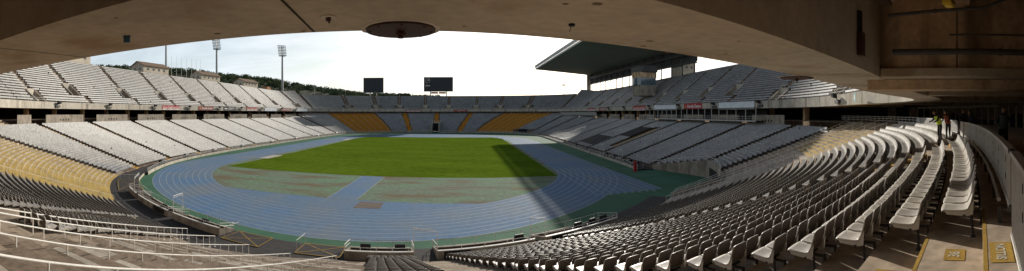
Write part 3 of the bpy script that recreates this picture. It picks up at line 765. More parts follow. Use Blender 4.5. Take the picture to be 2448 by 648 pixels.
seat_me2 = seat_me.copy(); seat_me2.materials[0] = (mat('seat_plastic_dull', (.46,.43,.39), .45, .12, 2., fine=.1))
seat_me3 = seat_me.copy(); seat_me3.materials[0] = (mat('seat_plastic_clean', (.54,.505,.455), .35, .1, 2.))
br_me = bv.mesh('bracket', M['bracket'])
lg = MB(); lg.tube([(-.12, .0, .35), (-.12, -.02, .0)], .022, 8); lg.box((-.12, -.02, .012), (.08, .08, .02)); leg_me = lg.mesh('leg', M['bracket'])
def ordn(n): return {1:'1st',2:'2nd',3:'3rd'}.get(n, f'{n}th') if n % 100 in (11,12,13) or n % 10 not in (1,2,3) else f'{n}'+{1:'st',2:'nd',3:'rd'}[n % 10]
for i in sorted(chosen):
    nm, k, j, cnt, p, n = NI[i]
    o = link('stadium_seat', random.choice([seat_me, seat_me, seat_me2, seat_me3]))
    o.location = (p[0]+random.gauss(0, .004), p[1]+random.gauss(0, .004), p[2])
    o.rotation_euler = (random.gauss(0, .012), random.gauss(0, .008), math.atan2(-n[1], -n[0])-math.pi/2+random.gauss(0, .012))
    lo = 'numbered 36' if k == 35 else ''
    row = 36-k
    rowt = 'the top row' if row == 1 else f'the {ordn(row)} row from the top'
    if 'right of the near' in nm: lab = f'off white seat, {ordn(j+1)} from the near aisle in {rowt}'
    elif 'left of the near' in nm: lab = f'seat left of the near aisle, {ordn(cnt-j)} from it in {rowt}'
    elif 'second aisle' in nm: lab = f'seat past the second aisle, {ordn(j+1)} from that aisle in {rowt}'
    elif 'bare' in nm: lab = f'seat {ordn(cnt-j)} from the bare railed terrace in {rowt}'
    else: lab = f'seat near the yellow terrace, {ordn(j+1)} from it in {rowt}'
    tag(o, lab, 'seat', 'off white plastic seats in the nearest rows')
    b = link('bracket', br_me, o)
    if (j == 0 and 'right of' in nm) or (j == cnt-1 and 'left of' in nm): link('leg', leg_me, o)

# ------------------------------------------------------------------ camera aisle: yellow nosings, painted numbers, half steps
def sheet_quad(s_a, s_b, r_a, r_b, z, m, name, parent=None):
    S = np.linspace(s_a, s_b, 6); mb = MB(); mb.strip(W(S, r_a, z), W(S, r_b, z)); return mb.build(name, m, parent)
near_st = [o for o in COL.objects if o.name.startswith('grandstand')][0]
for k, sa, sb in ((35, 12.6, 14.9), (36, 12.6, 15.3)):
    r_ = float(rk(14, k)); z_ = float(zk(14, k)); S = np.linspace(sa, sb, 6)
    mb = MB(); mb.strip(W(S, r_-.004, z_-.05), W(S, r_-.004, z_+.004)); mb.strip(W(S, r_-.004, z_+.004), W(S, r_+.045, z_+.004)); mb.build('painted_nosing', M['paint_y'], near_st)
for (k, s_, r_, txt, w, h, size) in ((35, 14.45, 33.38, '36', .40, .27, .20), (34, 14.35, 32.45, '35', .40, .27, .20), (36, 14.0, 33.95, 'SILLON', .64, .26, .15)):
    z_ = float(zk(s_, k)); n = nrm(s_); T = np.array([-n[1], n[0]]); c = pt(s_, r_)
    mb = MB(); mb.add([tuple(c+T*a*w/2+n*b*h/2)+(z_+.006,) for a, b in ((-1,-1),(1,-1),(1,1),(-1,1))], [(0,1,2,3)]); pl = mb.build('painted_number_panel', M['paint_y'], near_st)
    o = text_mesh(txt, size, M['paint_w'], 'painted_number', pl, extrude=0., bold=.004)
    o.location = (c[0], c[1], z_+.010); o.rotation_euler = (0, 0, math.atan2(T[1], T[0]))
for s_, k0 in ((24.6, 8), ):
    for k in range(k0, 36):
        b = MB(); r_ = float(rk(s_, k+1)); z_ = float(zk(s_, k)); b.fbox(s_+(k-20)*.045 if k > 20 else s_-1, (-.6, .6), (r_-.42, r_-.003), (z_+.003, z_+.14)); b.build('half_step', M['yellow_dk'] if k > 27 else M['tread'], near_st)

# ------------------------------------------------------------------ handrails of the foreground terrace (straight fans), posts as parts
def foreground_rail(p0, tilt, umax, lab):
    t = thing('handrail', lab, 'handrail', 'white handrails fanning down the bare foreground terrace')
    pts = []
    def base(u): return np.array([p0[0]+tilt*u, p0[1]-u])
    us = np.linspace(0, umax, 12); rail = []
    def ztop(u): return .45+.339*u
    rail = [np.r_[base(u), ztop(u)+.92] for u in us]
    mb = MB(); mb.tube(np.array(rail), .023, 8); mb.build('rail', M['white'], t)
    for u in np.arange(.05, umax, 1.62):
        b = base(u); mb = MB(); mb.tube([np.r_[b, ztop(u)-.35], np.r_[b, ztop(u)+.92]], .022, 7); p = mb.build('post', M['white'], t)
        mb = MB(); mb.box((b[0], b[1], ztop(u)+.0), (.16, .16, .02)); mb.build('base_plate', M['white'], p)
for p0, tl, um, lb in (((-6.3,-97.2), .525, 24, 'white handrail along the edge of the dark seat block, uppermost of the fan'), ((-3,-97.3), .41, 25, 'white handrail second below the dark seats, ending on the crossed yellow ramp'), ((.6,-97.5), .295, 26, 'white handrail in the middle of the fan of five, ending beside green track edge'), ((4.4,-97.6), .19, 27, 'white handrail ending beside the small sloped ramp rail, fourth of the fan'), ((7.8,-96.7), .162, 28, 'thick looking white handrail lowest and closest in the bare terrace fan')):
    foreground_rail(p0, tl, um, lb)
# pale patches where seats were taken off the bare terrace (surface marks on the steps)
mb = MB()
for k in range(0, 36):
    sa, sb = float(lin(-5.2, 8.4, k)), float(lin(9.0, 11.0, k)); s_ = sa
    while s_ < sb-.5:
        w = random.choice([.6, 1.0, 1.6, 2.4])
        if random.random() < .5:
            S = np.linspace(s_, min(sb, s_+w), 4); mb.strip(W(S, rk(S, k)+.03, zk(S, k)+.004), W(S, rk(S, k)+random.choice([.25, .4, .55]), zk(S, k)+.004))
        s_ += w+.25
mb.build('bare_patch', M['tread_pale'], near_st)['kind'] = 'stuff'
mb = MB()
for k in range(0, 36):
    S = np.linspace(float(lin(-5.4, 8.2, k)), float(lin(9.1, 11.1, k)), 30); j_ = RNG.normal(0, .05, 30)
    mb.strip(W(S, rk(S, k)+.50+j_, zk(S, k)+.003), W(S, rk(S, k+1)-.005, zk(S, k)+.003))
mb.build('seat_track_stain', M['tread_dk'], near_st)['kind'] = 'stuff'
mb = MB()
for k in range(1, 21):
    for s_ in np.arange(float(lin(44, 45, k)), float(lin(46.5, 52.5, k)), 2.2):
        S = np.linspace(s_, s_+1.8, 4); mb.strip(W(S, rk(S, k)+.1, zk(S, k)+.005), W(S, rk(S, k)+.55, zk(S, k)+.005))
# radial handrails on the yellow and orange terraces
def radial_rail(sa, sb, k0, k1, lab, grp, rad=.02, step=2):
    mb = MB(); kk = np.arange(k0, k1+1); s_ = np.array([float(lin(sa, sb, k)) for k in kk]); P = np.array([W(a, rk(a, k)+.4, zk(a, k)+.9) for a, k in zip(s_, kk)])
    t = thing('handrail', lab, 'handrail', grp); mb.tube(P, rad, 5); mb.build('rail', M['white'], t)
    mb = MB()
    for p in P[::step]: 
        mb = MB(); mb.tube([p-np.array([0, 0, .9]), p], rad*.85, 4); mb.build('post', M['white'], t)
for i, (a, b) in enumerate(((-39.3,-31.5), (-35,-26.5), (-30.5,-21), (-26,-15.5), (-20.3,-8.6))):
    radial_rail(a, b, 0, 34, ('white handrail running down the left yellow terrace, ' + ['against the white seats','second from the white seats','in the middle of the five','second from the near seats','against the near seats'][i]), 'handrails on the left yellow terrace')
for i, (a, b) in enumerate(((42.6,43.6), (44.6,46.6), (46.,50.0), (47.2,53.3))):
    radial_rail(a, b, 0, 35, ('white handrail down the right bare terrace, ' + ['beside the near seat block','second from the near seats','third from the near seats','beside the shaded seat block'][i]), 'handrails on the right bare terrace', .033)
for nm_, ((a0, a1), (b0, b1)) in (('left', OR1), ('right', OR2)):
    for i in range(6):
        f = (i+.35)/6; radial_rail(a0+(a1-a0)*f, b0+(b1-b0)*f, 0, 34, f'thin pale handrail down the {nm_} orange terrace, {ordn(i+1)} from its {"right" } edge', f'handrails on the {nm_} orange terrace', .035, 3)

# ------------------------------------------------------------------ pits by the track at the near end
def pit(s0, s1, lab, boxes, r_rear=3.45, dark=None):
    t = thing('reporter_pit', lab, 'pit', 'sunken railed pits along the near track edge'); S = np.linspace(s0, s1, 14)
    mb = MB(); 
    mb.strip(W(S, r_rear+.17, .1), W(S, r_rear+.17, 1.12)); mb.strip(W(S, r_rear, 1.12), W(S, r_rear, .0))
    mb.build('rear_wall', M['conc'], t)
    mb = MB(); mb.strip(W(S, r_rear+.19, 1.12), W(S, r_rear+.19, 1.17)); mb.strip(W(S, r_rear+.19, 1.17), W(S, r_rear-.02, 1.17)); mb.build('coping', M['white'], t)
    mb = MB(); mb.strip(W(S, .9, .0), W(S, .9, .6)); mb.strip(W(S, .9, .6), W(S, 1.15, .6)); mb.build('front_coping', M['fascia'], t)
    mb = MB(); mb.strip(W(S, 1.15, .6), W(S, 1.15, .455)); mb.strip(W(S, 1.15, .455), W(S, r_rear, .455)); mb.build('bench_floor', M['brownwall'], t)
    for s_ in (s0, s1):
        mb = MB(); P = [W(s_, .9, .1), W(s_, r_rear+.17, .1), W(s_, r_rear+.17, 1.12), W(s_, .9, .6)]; n = nrm(s_); T = np.array([-n[1], n[0], 0])*.12
        mb.prism(P, T if s_ == s0 else -T); mb.build('end_wall', M['conc'], t)
        mb = MB(); P = [W(s_, .95, .6), W(s_, r_rear+.1, 1.17), W(s_, r_rear+.1, 1.60), W(s_, .95, 1.2)]
        mb.tube(np.array([P[3], P[2]]), .03, 5); mb.tube([P[1], P[2]], .03, 5); mb.tube([P[0], P[3]], .03, 5); mb.tube([(np.array(P[0])+P[3])/2, (np.array(P[1])+P[2])/2], .02, 4); mb.build('end_rail', M['white'], t)
    mb = MB(); mb.tube(W(S, .95, 1.2), .028, 5)
    for i in range(0, 14, 3): mb.tube([W(S[i], .95, .55), W(S[i], .95, 1.2)], .025, 5)
    mb.build('front_rail', M['white'], t)
    mb = MB(); mb.tube(W(S, r_rear+.05, 1.42), .028, 5)
    for i in range(0, 14, 3): mb.tube([W(S[i], r_rear+.05, 1.1), W(S[i], r_rear+.05, 1.42)], .025, 5)
    mb.build('rear_rail', M['white'], t)
    if dark:
        Sd = np.linspace(*dark, 8); mb = MB(); mb.strip(W(Sd, r_rear+.19, .47), W(Sd, r_rear+.19, 1.08)); mb.build('dark_cladding', M['black'], t)
    for s_, side, lb in boxes:
        b = MB(); n = nrm(s_); T = np.array([-n[1], n[0]]); c = pt(s_, 2.5); z = .47
        prof = [(-.25, 0), (.30, 0), (.12, .95), (-.02, .95)]
        Pp = [tuple(c+T*(-.42)+n*a)+(z+h,) for a, h in prof]
        b.prism(Pp, tuple(T*.84)+(0,)); b.prism([tuple(c+T*(-.38)+n*a)+(z+h,) for a, h in ((-.55, .0), (-.26, 0), (-.26, .32), (-.55, .32))], tuple(T*.76)+(0,))
        tag(b.build('covered_monitor', M['black']), lb, 'monitor', 'black covered monitors in the pits')
pit(7.4, 12.6, 'short concrete pit at the centre bottom holding two black monitors', ((8.9, 0, 'black covered monitor, left one of two in the short centre pit'), (11.6, 0, 'black covered monitor, right one of two in the short centre pit')))
pit(14.4, 22.6, 'longest concrete pit right of centre with a black panel on its rear wall', ((21.6, 0, 'black covered monitor alone at the right end of the longest pit'),), dark=(14.9, 17.0))
pit(23.6, 32.5, 'concrete pit at the edge of the roof shadow holding three monitors', ((28.0, 0, 'black covered monitor, leftmost of three in the shaded pit'), (29.9, 0, 'black covered monitor, middle one of three in the shaded pit'), (31.5, 0, 'black covered monitor, rightmost of three in the shaded pit')), dark=(24.2, 26.6))
pit(-11.2, -4.2, 'concrete pit next to the crossed yellow ramp with one monitor near its right end', ((-6.6, 0, 'black covered monitor in the pit beside the crossed yellow ramp'),), 3.0)
pit(-21.0, -12.2, 'curved concrete pit with black cladding, second from the yellow terrace', ((-13.9, 0, 'black covered monitor low at the right end of the curved clad pit'),), 3.0, dark=(-15.8, -13.0))
pit(-26.5, -21.8, 'smallest concrete pit at the foot of the left yellow terrace', ((-23.6, 0, 'black covered monitor in the smallest pit below the yellow terrace'),), 3.0)
def cross_ramp(s0, s1, ra, rb, lab):
    t = thing('access_ramp', lab, 'ramp', 'dark ramps crossed with yellow lines'); S = np.linspace(s0, s1, 8); z = Z0+.03
    mb = MB(); mb.strip(W(S, ra, z), W(S, rb, z)); mb.strip(W(S, ra, 0), W(S, ra, z)); mb.build('deck', M['asphalt'], t)
    c = [W(s0, ra, z), W(s1, ra, z), W(s1, rb, z), W(s0, rb, z)]
    for a, b in ((0,1),(1,2),(2,3),(3,0),(0,2),(1,3)):
        A_, B_ = np.array(c[a]), np.array(c[b]); d = (B_-A_)/np.linalg.norm(B_-A_); q = np.array([-d[1], d[0], 0])*.042; dz_ = np.array([0, 0, .006 if a+b != 2 and (a, b) != (1, 3) else (.009 if a == 0 else .012)])
        mb = MB(); mb.add([A_-q+dz_, B_-q+dz_, B_+q+dz_, A_+q+dz_], [(0,1,2,3)]); mb.build('yellow_stripe', M['paint_y'], t)
    for s_ in (s0,):
        mb = MB(); P = [W(s_, ra+.1, z+.9), W(s_, rb-.4, z+.9)]; mb.tube(P, .03, 5)
        for p in (P[0], (np.array(P[0])+P[1])/2, P[1]): mb.tube([np.array(p)-np.array([0, 0, .9]), p], .025, 5)
        mb.build('ramp_rail', M['white'], t)
cross_ramp(3.4, 7.0, .9, 3.4, 'dark ramp crossed with yellow lines left of the short centre pit')
cross_ramp(-3.6, .2, .9, 3.6, 'dark ramp crossed with yellow lines at the foot of the bare terrace')
cross_ramp(-35.5, -27.2, .9, 4.6, 'long curved dark ramp with yellow border below the yellow terrace')
def gate_frame(sa, ra, sb, rb, h, lab, zb=Z0):
    mb = MB(); A_, B_ = W(sa, ra, zb), W(sb, rb, zb); up = np.array([0, 0, h])
    for p in (A_, B_): mb.tube([p, p+up], .026, 6)
    mb.tube([A_+up, B_+up], .03, 6); mb.tube([A_+up*.93, B_+up*.93], .02, 5)
    tag(mb.build('gate_frame', M['white']), lab, 'gate frame', 'tall white pipe frames at the pit gaps')
gate_frame(12.7, 2.2, 14.4, 3.4, 2.2, 'tall white pipe frame over the gap right of the short centre pit')
gate_frame(22.7, 2.6, 23.7, 3.4, 2.3, 'tall white pipe frame between the longest pit and the shaded pit')
gate_frame(-12.0, 1.3, -11.3, 3.0, 2.5, 'tall white pipe frame beside the curved clad pit')
gate_frame(-26.6, 1.6, -22.6, 3.2, 2.7, 'tall white pipe frame at the foot of the yellow terrace')
gate_frame(84, .6, 86.5, .6, 3.2, 'tall white pipe frame on the shaded track edge near the tunnel', .2)
gate_frame(98, .6, 101, .6, 3.4, 'tall white pipe frame on the shaded track edge beyond the tunnel', .2)
gate_frame(74.6, .6, 75.6, 2.4, 3.0, 'tall white pipe frame next to the tunnel mouth', .2)
# black boxes along the side tracks
bb = MB(); bb.box((0, 0, .55), (1.7, .9, .75)); bb.prism([(-.85,-.45,.93),(-.85,.45,.93),(-.85,.2,1.15),(-.85,-.3,1.15)], (1.7,0,0)); bme = bb.mesh('covered_monitor', M['black'])
for i, s_ in enumerate((-58, -72, -88, -106, -128, -150, -175, -200)):
    o = link('covered_monitor', bme); p = pt(s_, 1.6); n = nrm(s_); o.location = (p[0], p[1], .2); o.rotation_euler = (0, 0, math.atan2(n[1], n[0])-math.pi/2)
    tag(o, f'black covered monitor by the sunlit left track edge, {ordn(i+1)} from the yellow terrace', 'monitor', 'black covered monitors along the left track edge')
for i, s_ in enumerate((78, 82, 87, 93, 99, 118, 131, 148)):
    o = link('covered_monitor', bme); p = pt(s_, 1.6); n = nrm(s_); o.location = (p[0], p[1], .2); o.rotation_euler = (0, 0, math.atan2(n[1], n[0])-math.pi/2)
    tag(o, f'black covered monitor by the shaded right track edge, {ordn(i+1)} from the tunnel mouth', 'monitor', 'black covered monitors along the right track edge')
# press desks in the right lower tier
def desk_rows(s0, s1, k, lab):
    mb = MB(); S = np.linspace(s0, s1, 8)
    mb.strip(W(S, rk(S, k)+.15, zk(S, k)+.75), W(S, rk(S, k)+.6, zk(S, k)+.78)); mb.strip(W(S, rk(S, k)+.15, zk(S, k)+.75), W(S, rk(S, k)+.15, zk(S, k)+.02)); mb.strip(W(S, rk(S, k)+.6, zk(S, k)+.78), W(S, rk(S, k)+.6, zk(S, k)+.6))
    tag(mb.build('press_desk', M['bracket']), lab, 'desk', 'long dark press desks among the shaded seats')
for k in range(2, 11): desk_rows(125.2, 138.7, k, f'long dark press desk in the lower block, {ordn(k-1)} from the track')
for k in range(13, 23): desk_rows(113.2, 122., k, f'long dark press desk in the upper block, {ordn(k-12)} up from the orange stair')
# red sponsor column by the tunnel
mb = MB(); q = pt(72.2, -.6); mb.box((q[0], q[1], 1.0), (.55, .55, 2.0)); mb.box((q[0], q[1], 2.05), (.65, .65, .1)); mb.box((q[0], q[1], .05), (.8, .8, .1))
tag(mb.build('padded_post', M['red']), 'red padded post at the end of the sprint straight by the tunnel', 'post')

# ------------------------------------------------------------------ banners and lamps on the fascia
def banner(s0, s1, z0, z1, m, lab, texts=(), r=RF-.06, star=False):
    S = np.linspace(s0, s1, 9); mb = MB()
    mb.strip(W(S, r, z0), W(S, r, z1)); mb.strip(W(S, r-.03, z0), W(S, r-.03, z1)); mb.strip(W(S, r-.03, z1), W(S, r, z1))
    o = tag(mb.build('banner', m), lab, 'banner', 'sponsor banners hung along the upper tier')
    sgn = 1
    for s_, txt, size, shear, mm in texts:
        n = nrm(s_); p = pt(s_, r-.05); t = text_mesh(txt, size, mm, 'lettering', o, extrude=.01, bold=.02, shear=shear)
        t.location = (p[0], p[1], (z0+z1)/2); t.rotation_euler = (math.pi/2, 0, math.atan2(n[1], n[0])-math.pi/2)
    if star:
        s_ = s1-1.1 if True else s0; n = nrm(s_); T = np.array([-n[1], n[0]]); p = pt(s_, r-.05); mb = MB(); P = []
        for i in range(10):
            a = math.pi/2+i*math.pi/5; rr = .55 if i % 2 == 0 else .23; P.append(tuple(p+T*rr*math.cos(a))+((z0+z1)/2+rr*math.sin(a),))
        mb.add(P, [tuple(range(10))]); mb.build('star_emblem', M['gold'], o)
    return o
def cc(s0, s1, lab, z0=13.35, z1=14.95):
    w = s1-s0; o = banner(s0, s1, z0, z1, M['red'], lab, ((s0+w*.27, 'Coca-Cola', min(1.15, w*.16), .35, M['letter']), (s0+w*.73, 'Coca-Cola', min(1.15, w*.16), .35, M['letter'])))
    S = np.linspace(s0, s1, 12); mb = MB(); mb.strip(W(S, RF-.115, z0+.02), W(S, RF-.115, z0+.18+.22*np.sin(np.linspace(0, 9, 12))**2)); mb.build('wave_stripe', M['letter'], o)
def ed(s0, s1, lab, m='redbrown', z0=13.35, z1=14.95):
    w = s1-s0; banner(s0, s1, z0, z1, M[m], lab, ((s0+w*.43, 'Estrella Damm', min(1.3, w*.125), 0, M['letter']),), star=True)
cc(447.0, 456.3, 'red banner with white script lettering, nearest on the sunlit left stand')
ed(426.4, 435.9, 'dark red beer banner with gold star on the sunlit left stand, closer one')
nb = banner(409.8, 419.3, 13.4, 14.95, M['navy'], 'navy banner with a pale emblem and two small white lines on the left stand')
for a_, b_, z0_, z1_ in ((411, 415.6, 14.3, 14.5), (412.6, 415.6, 13.85, 14.05), (416.6, 418.6, 13.9, 14.35)):
    Sn = np.linspace(a_, b_, 5); mb = MB(); mb.strip(W(Sn, RF-.12, z0_), W(Sn, RF-.12, z1_)); mb.build('printed_line', M['letter'], nb)
cc(391.1, 400.8, 'red banner with white script lettering further along the left stand')
banner(371.9, 384.1, 13.3, 15.0, M['cloth'], 'plain white banner on the left stand between the red ones')
ed(356.9, 367.1, 'dark red beer banner with gold star on the left stand, farther one', 'redbrown')
banner(343.6, 351.5, 13.3, 15.0, M['cloth'], 'plain white banner farthest along the sunlit left stand')
cc(290.5, 299.8, 'red banner with white script lettering on the far end stand', 13.3, 14.5)
ed(264.5, 272.3, 'dark red beer banner on the far end stand under the clock scoreboard', 'red', 13.4, 14.6)
cc(190.2, 199.2, 'red script banner farthest along the shaded right stand', 13.3, 14.9)
ed(174., 184.4, 'dark red beer banner farthest along the shaded right stand', 'redbrown', 13.3, 14.9)
cc(129.9, 141.8, 'red script banner on the shaded right stand left of white cloth', 13.2, 15.0)
banner(107., 122.5, 13.1, 14.9, M['cloth'], 'white cloth draped on the right fascia between two red banners')
ed(91.7, 101.8, 'dark red beer banner above the press gallery on the right stand', 'red', 13.2, 15.1)
banner(71.2, 83.8, 13.05, 15.0, M['cloth'], 'widest white cloth draped on the right fascia, closest to the camera side')
# flood speakers on the fascia: bracket block, arm and tilted head
sp = thing('fascia_speaker', 'black loudspeaker on a fascia bracket of the left stand, nearest of its row', 'loudspeaker', 'black loudspeakers on the stand fascia')
b = MB(); b.box((0, .12, -.15), (1.9, .5, .55)); b.build('bracket_block', M['roof_dark'], sp)
b = MB(); b.prism([(-.55, .35, .35), (-.55, 1.0, .55), (-.55, 1.1, 1.1), (-.55, .4, .95)], (1.1, 0, 0)); b.build('speaker_head', M['black'], sp)
b = MB(); b.tube([(0, .1, .1), (0, .5, .5)], .06, 6); b.build('arm', M['steel'], sp)
first = True
def spk(s_, lab):
    global first
    p = pt(s_, RF); n = nrm(s_); loc = (p[0], p[1], 14.0); rz = math.atan2(-n[1], -n[0])-math.pi/2
    if first: sp.location = loc; sp.rotation_euler = (0, 0, rz); sp['label'] = lab; first = False
    else: dup(sp, loc, rz, lab)
for i, s_ in enumerate((-54.5, -72, -91.5, -110, -129, -146, -164, -184, -200)):
    spk(s_, f'black loudspeaker on the sunlit left fascia, {ordn(i+1)} from the camera end')
for i, s_ in enumerate((49.2, 69.3, 79.6-10.0, 87.4, 104.4, 129.5, 150.7)[0:2] + (85.6, 104.6, 126, 150.7, 170)):
    spk(s_, f'black loudspeaker on the shaded right fascia, {ordn(i+1)} from the camera end')

# ------------------------------------------------------------------ press gallery hung under the right fascia
pg = thing('press_gallery', 'long hanging press gallery with open railing under the shaded right fascia', 'gallery')
S = np.linspace(69.5, 126, 40)
mb = MB(); mb.strip(W(S, 27.0, 10.35), W(S, 30.5, 10.35)); mb.strip(W(S, 27.0, 10.1), W(S, 27., 10.35)); mb.strip(W(S, 27.0, 10.1), W(S, 30.5, 10.1)); mb.build('gallery_floor', M['grille'], pg)
for s_ in np.arange(69.5, 127, 3.2):
    mb = MB(); mb.fbox(s_, (-.07, .07), (27.05, 27.2), (10.36, 13.4)); mb.build('gallery_post', M['grille'], pg)
mb = MB(); mb.tube(W(S, 27.1, 11.35), .045, 5); mb.tube(W(S, 27.1, 10.85), .03, 4)
for s_ in np.arange(69.5, 126, 1.05): mb.tube([W(s_, 27.1, 10.3), W(s_, 27.1, 11.35)], .025, 4)
mb.build('gallery_rail', M['grille'], pg)
mb = MB(); mb.strip(W(S, 30.4, 10.36), W(S, 30.4, 13.3)); mb.build('gallery_back', M['dark'], pg)
mb = MB(); mb.strip(W(S, 26.9, 13.42), W(S, 28.25, 13.5)); mb.build('gallery_top', M['grille'], pg)
bx = thing('commentary_box', 'low glazed commentary box with sloped panes under the far part of the right fascia', 'box'); S = np.linspace(185, 221, 20)
mb = MB(); mb.strip(W(S, 26.6, 12.7), W(S, 27.6, 10.9)); mb.build('sloped_glazing', M['grille'], bx); mb = MB(); mb.strip(W(S, 27.6, 10.9), W(S, 30, 10.8)); mb.strip(W(S, 26.6, 12.7), W(S, 28.2, 12.9)); mb.build('box_shell', M['roof_dark'], bx)
for s_ in np.arange(185, 221.1, 3): mb = MB(); mb.tube([W(s_, 26.55, 12.7), W(s_, 27.55, 10.9)], .06, 4); mb.build('glazing_bar', M['fascia'], bx)

# ------------------------------------------------------------------ roof over the right stand
rf = thing('stand_roof', 'huge flat roof with grey green underside and pale lattice front edge over the right stand', 'roof')
XF, XR, YF, YN, ZRF, ZRR = 62.8, 100.1, 122.5, -7., 40.65, 37.8
mb = MB(); mb.add([(XF, YF, ZRF), (XR, YF, ZRR), (XR, YN, ZRR), (XF, YN, ZRF)], [(0,1,2,3)]); mb.build('roof_deck', M['roof_under'], rf)
mb = MB(); mb.add([(XF, YF, ZRF+.35), (XF, YN, ZRF+.35), (XR, YN, ZRR+2.5), (XR, YF, ZRR+2.5)], [(0,1,2,3)]); mb.build('roof_top', M['roof_edge'], rf)
mb = MB()
mb.add([(XF-.02, YF, ZRF-.1), (XF-.02, YN, ZRF-.1), (XF-.02, YN, ZRF+.75), (XF-.02, YF, ZRF+.75)], [(0,1,2,3)])
mb.add([(XF, YF+.02, ZRF-.1), (XR, YF+.02, ZRR-.1), (XR, YF+.02, ZRR+.8), (XF, YF+.02, ZRF+.75)], [(0,1,2,3)]); mb.build('edge_panel', M['roof_edge'], rf)
mb = MB(); yy = np.arange(YN, YF+.1, 1.45)
mb.tube([(XF-.6, YN, ZRF+2.3), (XF-.6, YF, ZRF+2.3)], .10, 5); mb.tube([(XF-.3, YN, ZRF+.8), (XF-.3, YF, ZRF+.8)], .10, 5)
for i in range(len(yy)-1):
    mb.tube([(XF-.6, yy[i], ZRF+2.3), (XF-.3, yy[i+1], ZRF+.8)], .11, 4); mb.tube([(XF-.6, yy[i], ZRF+2.3), (XF-.3, yy[i], ZRF+.8)], .2, 4)
    if i % 3 == 0: mb.box((XF-.5, yy[i]+.5, ZRF+1.5), (.5, .6, .9))
mb.build('edge_lattice', M['roof_edge'], rf)
mb = MB(); mb.box((XR-.8, (YF+YN)/2, ZRR-2.6), (1.2, YF-YN-6, 1.3)); mb.build('rear_girder', M['roof_dark'], rf)
mb = MB(); mb.box((XR-.2, (YF+YN)/2, ZRR-1.75), (.2, YF-YN-1, 3.7)); mb.box((XR-.3, (YF+YN)/2, ZRR-4.75), (.2, YF-YN-6, 2.4)); mb.build('rear_panel', M['roof_dark'], rf)
mb = MB(); mb.box((XR-.8, (YF+YN)/2, ZRR-6.2), (.8, YF-YN-6, .8)); mb.build('rear_girder', M['roof_dark'], rf)
for y in np.arange(YN+4, YF-4, 8.5):
    mb = MB(); mb.tube([(XR-.8, y, 21), (XR-.8, y, ZRR)], .24, 5); mb.build('rear_post', M['roof_dark'], rf)
for y in np.arange(YN+2, YF-3, 2.1):
    mb = MB(); mb.box((XR-.8, y, ZRR-4.6), (.16, .12, 2.8)); mb.build('mullion', M['roof_dark'], rf)
mb = MB(); mb.box((XR-1.2, YF-1.2, 29), (2.2, 2.2, 23)); mb.build('end_pylon', M['fascia'], rf)
# commentary tower with curved glass
tw = thing('commentary_tower', 'concrete commentary tower with curved glass bay in the right upper tier', 'tower'); q = np.array([86.5, 14.]); 
def tow(mb, w, d, z0, z1, bulge, n=12):
    th = np.linspace(-1, 1, n); F = np.array([(q[0]-d-bulge*(1-t*t), q[1]+w/2*t) for t in th]); Bk = np.array([(q[0]+d, q[1]+w/2*t) for t in th])
    A_ = np.c_[F, np.full(n, z0)]; B_ = np.c_[F, np.full(n, z1)]; mb.strip(A_, B_); C_ = np.c_[Bk, np.full(n, z1)]; D_ = np.c_[Bk, np.full(n, z0)]
    mb.strip(B_, C_); mb.strip(D_, A_); mb.strip(C_, D_); mb.add([A_[0], B_[0], C_[0], D_[0]], [(0,1,2,3)]); mb.add([A_[-1], D_[-1], C_[-1], B_[-1]], [(0,1,2,3)])
    return mb
tow(MB(), 7.6, 3.2, 19., 23.2, .5).build('tower_base', M['conc'], tw); tow(MB(), 7.8, 3.3, 23.2, 26.0, 1.6).build('curved_window', mat('blue_sky_glass', (.10,.14,.17), .08, .3, .4, spec=.9), tw)
tow(MB(), 8.4, 3.4, 26.0, 28.2, 1.2).build('tower_wall', M['beam'], tw); tow(MB(), 11., 3.2, 28.2, 30.4, .3).build('upper_glazing', M['roof_dark'], tw); tow(MB(), 11.4, 3.4, 30.4, 30.7, .3).build('tower_cap', M['roof_dark'], tw)
# ------------------------------------------------------------------ rim buildings
def house(s_, w, d, h, r, z, lab, base='render', roof='tile'):
    t = thing('rim_house', lab, 'house', 'small tiled houses on the stadium rim'); n = nrm(s_); p = pt(s_, r); t.location = (p[0], p[1], z); t.rotation_euler = (0, 0, math.atan2(-n[1], -n[0])-math.pi/2)
    mb = MB(); mb.box((0, 0, h/2-3), (w, d, h+6)); 
    for sg in (-1, 1): mb.prism([(sg*(w/2-.01), -d/2, h), (sg*(w/2-.01), d/2, h), (sg*(w/2-.01), 0, h+1.6)], (-sg*.2, 0, 0))
    mb.build('wall', M[base], t)
    mb = MB()
    for sg in (-1, 1): mb.prism([(-w/2-.5, sg*(d/2+.6), h-.25), (-w/2-.5, 0, h+1.75), (-w/2-.5, 0, h+2.0), (-w/2-.5, sg*(d/2+.6), h)], (w+1, 0, 0))
    mb.build('roof', M[roof], t)
    for x in np.linspace(-w*.32, w*.32, 4):
        mb = MB(); mb.box((x, d/2+.01, h*.62), (1.3, .1, 1.0)); f = mb.build('window', M['fascia'], t); mb = MB(); mb.box((x, d/2+.06, h*.62), (1.05, .06, .8)); mb.build('pane', M['glass'], f)
    for y in (-d*.2, d*.2):
        for sg in (-1, 1): mb = MB(); mb.box((sg*(w/2+.01), y, h*.6), (.1, .9, 1.)); mb.build('window', M['glass'], t)
    return t
zt_ = lambda s: float(UZ+ndu(s)*22)
house(-74.5, 15, 7, 4.2, 49.5, zt_(-74)-.3, 'tiled cream house on the stand rim cut off by the overhang')
house(-110.5, 15.5, 7, 3.6, 49.5, zt_(-110)-.3, 'tiled cream house with dark windows on the rim near the flagpoles')
house(-146., 15, 7, 3.4, 49.5, zt_(-146)-.2, 'tiled cream house on the rim below the middle light mast')
house(-181., 14.5, 7, 3.4, 49.5, zt_(-181)-.2, 'tiled house farthest along the left rim before the tall mast')
house(136., 9., 6, 5.6, 48.5, float(UZ+ndu(136)*22)+.2, 'beige house with tall windows on the right rim behind the tower')
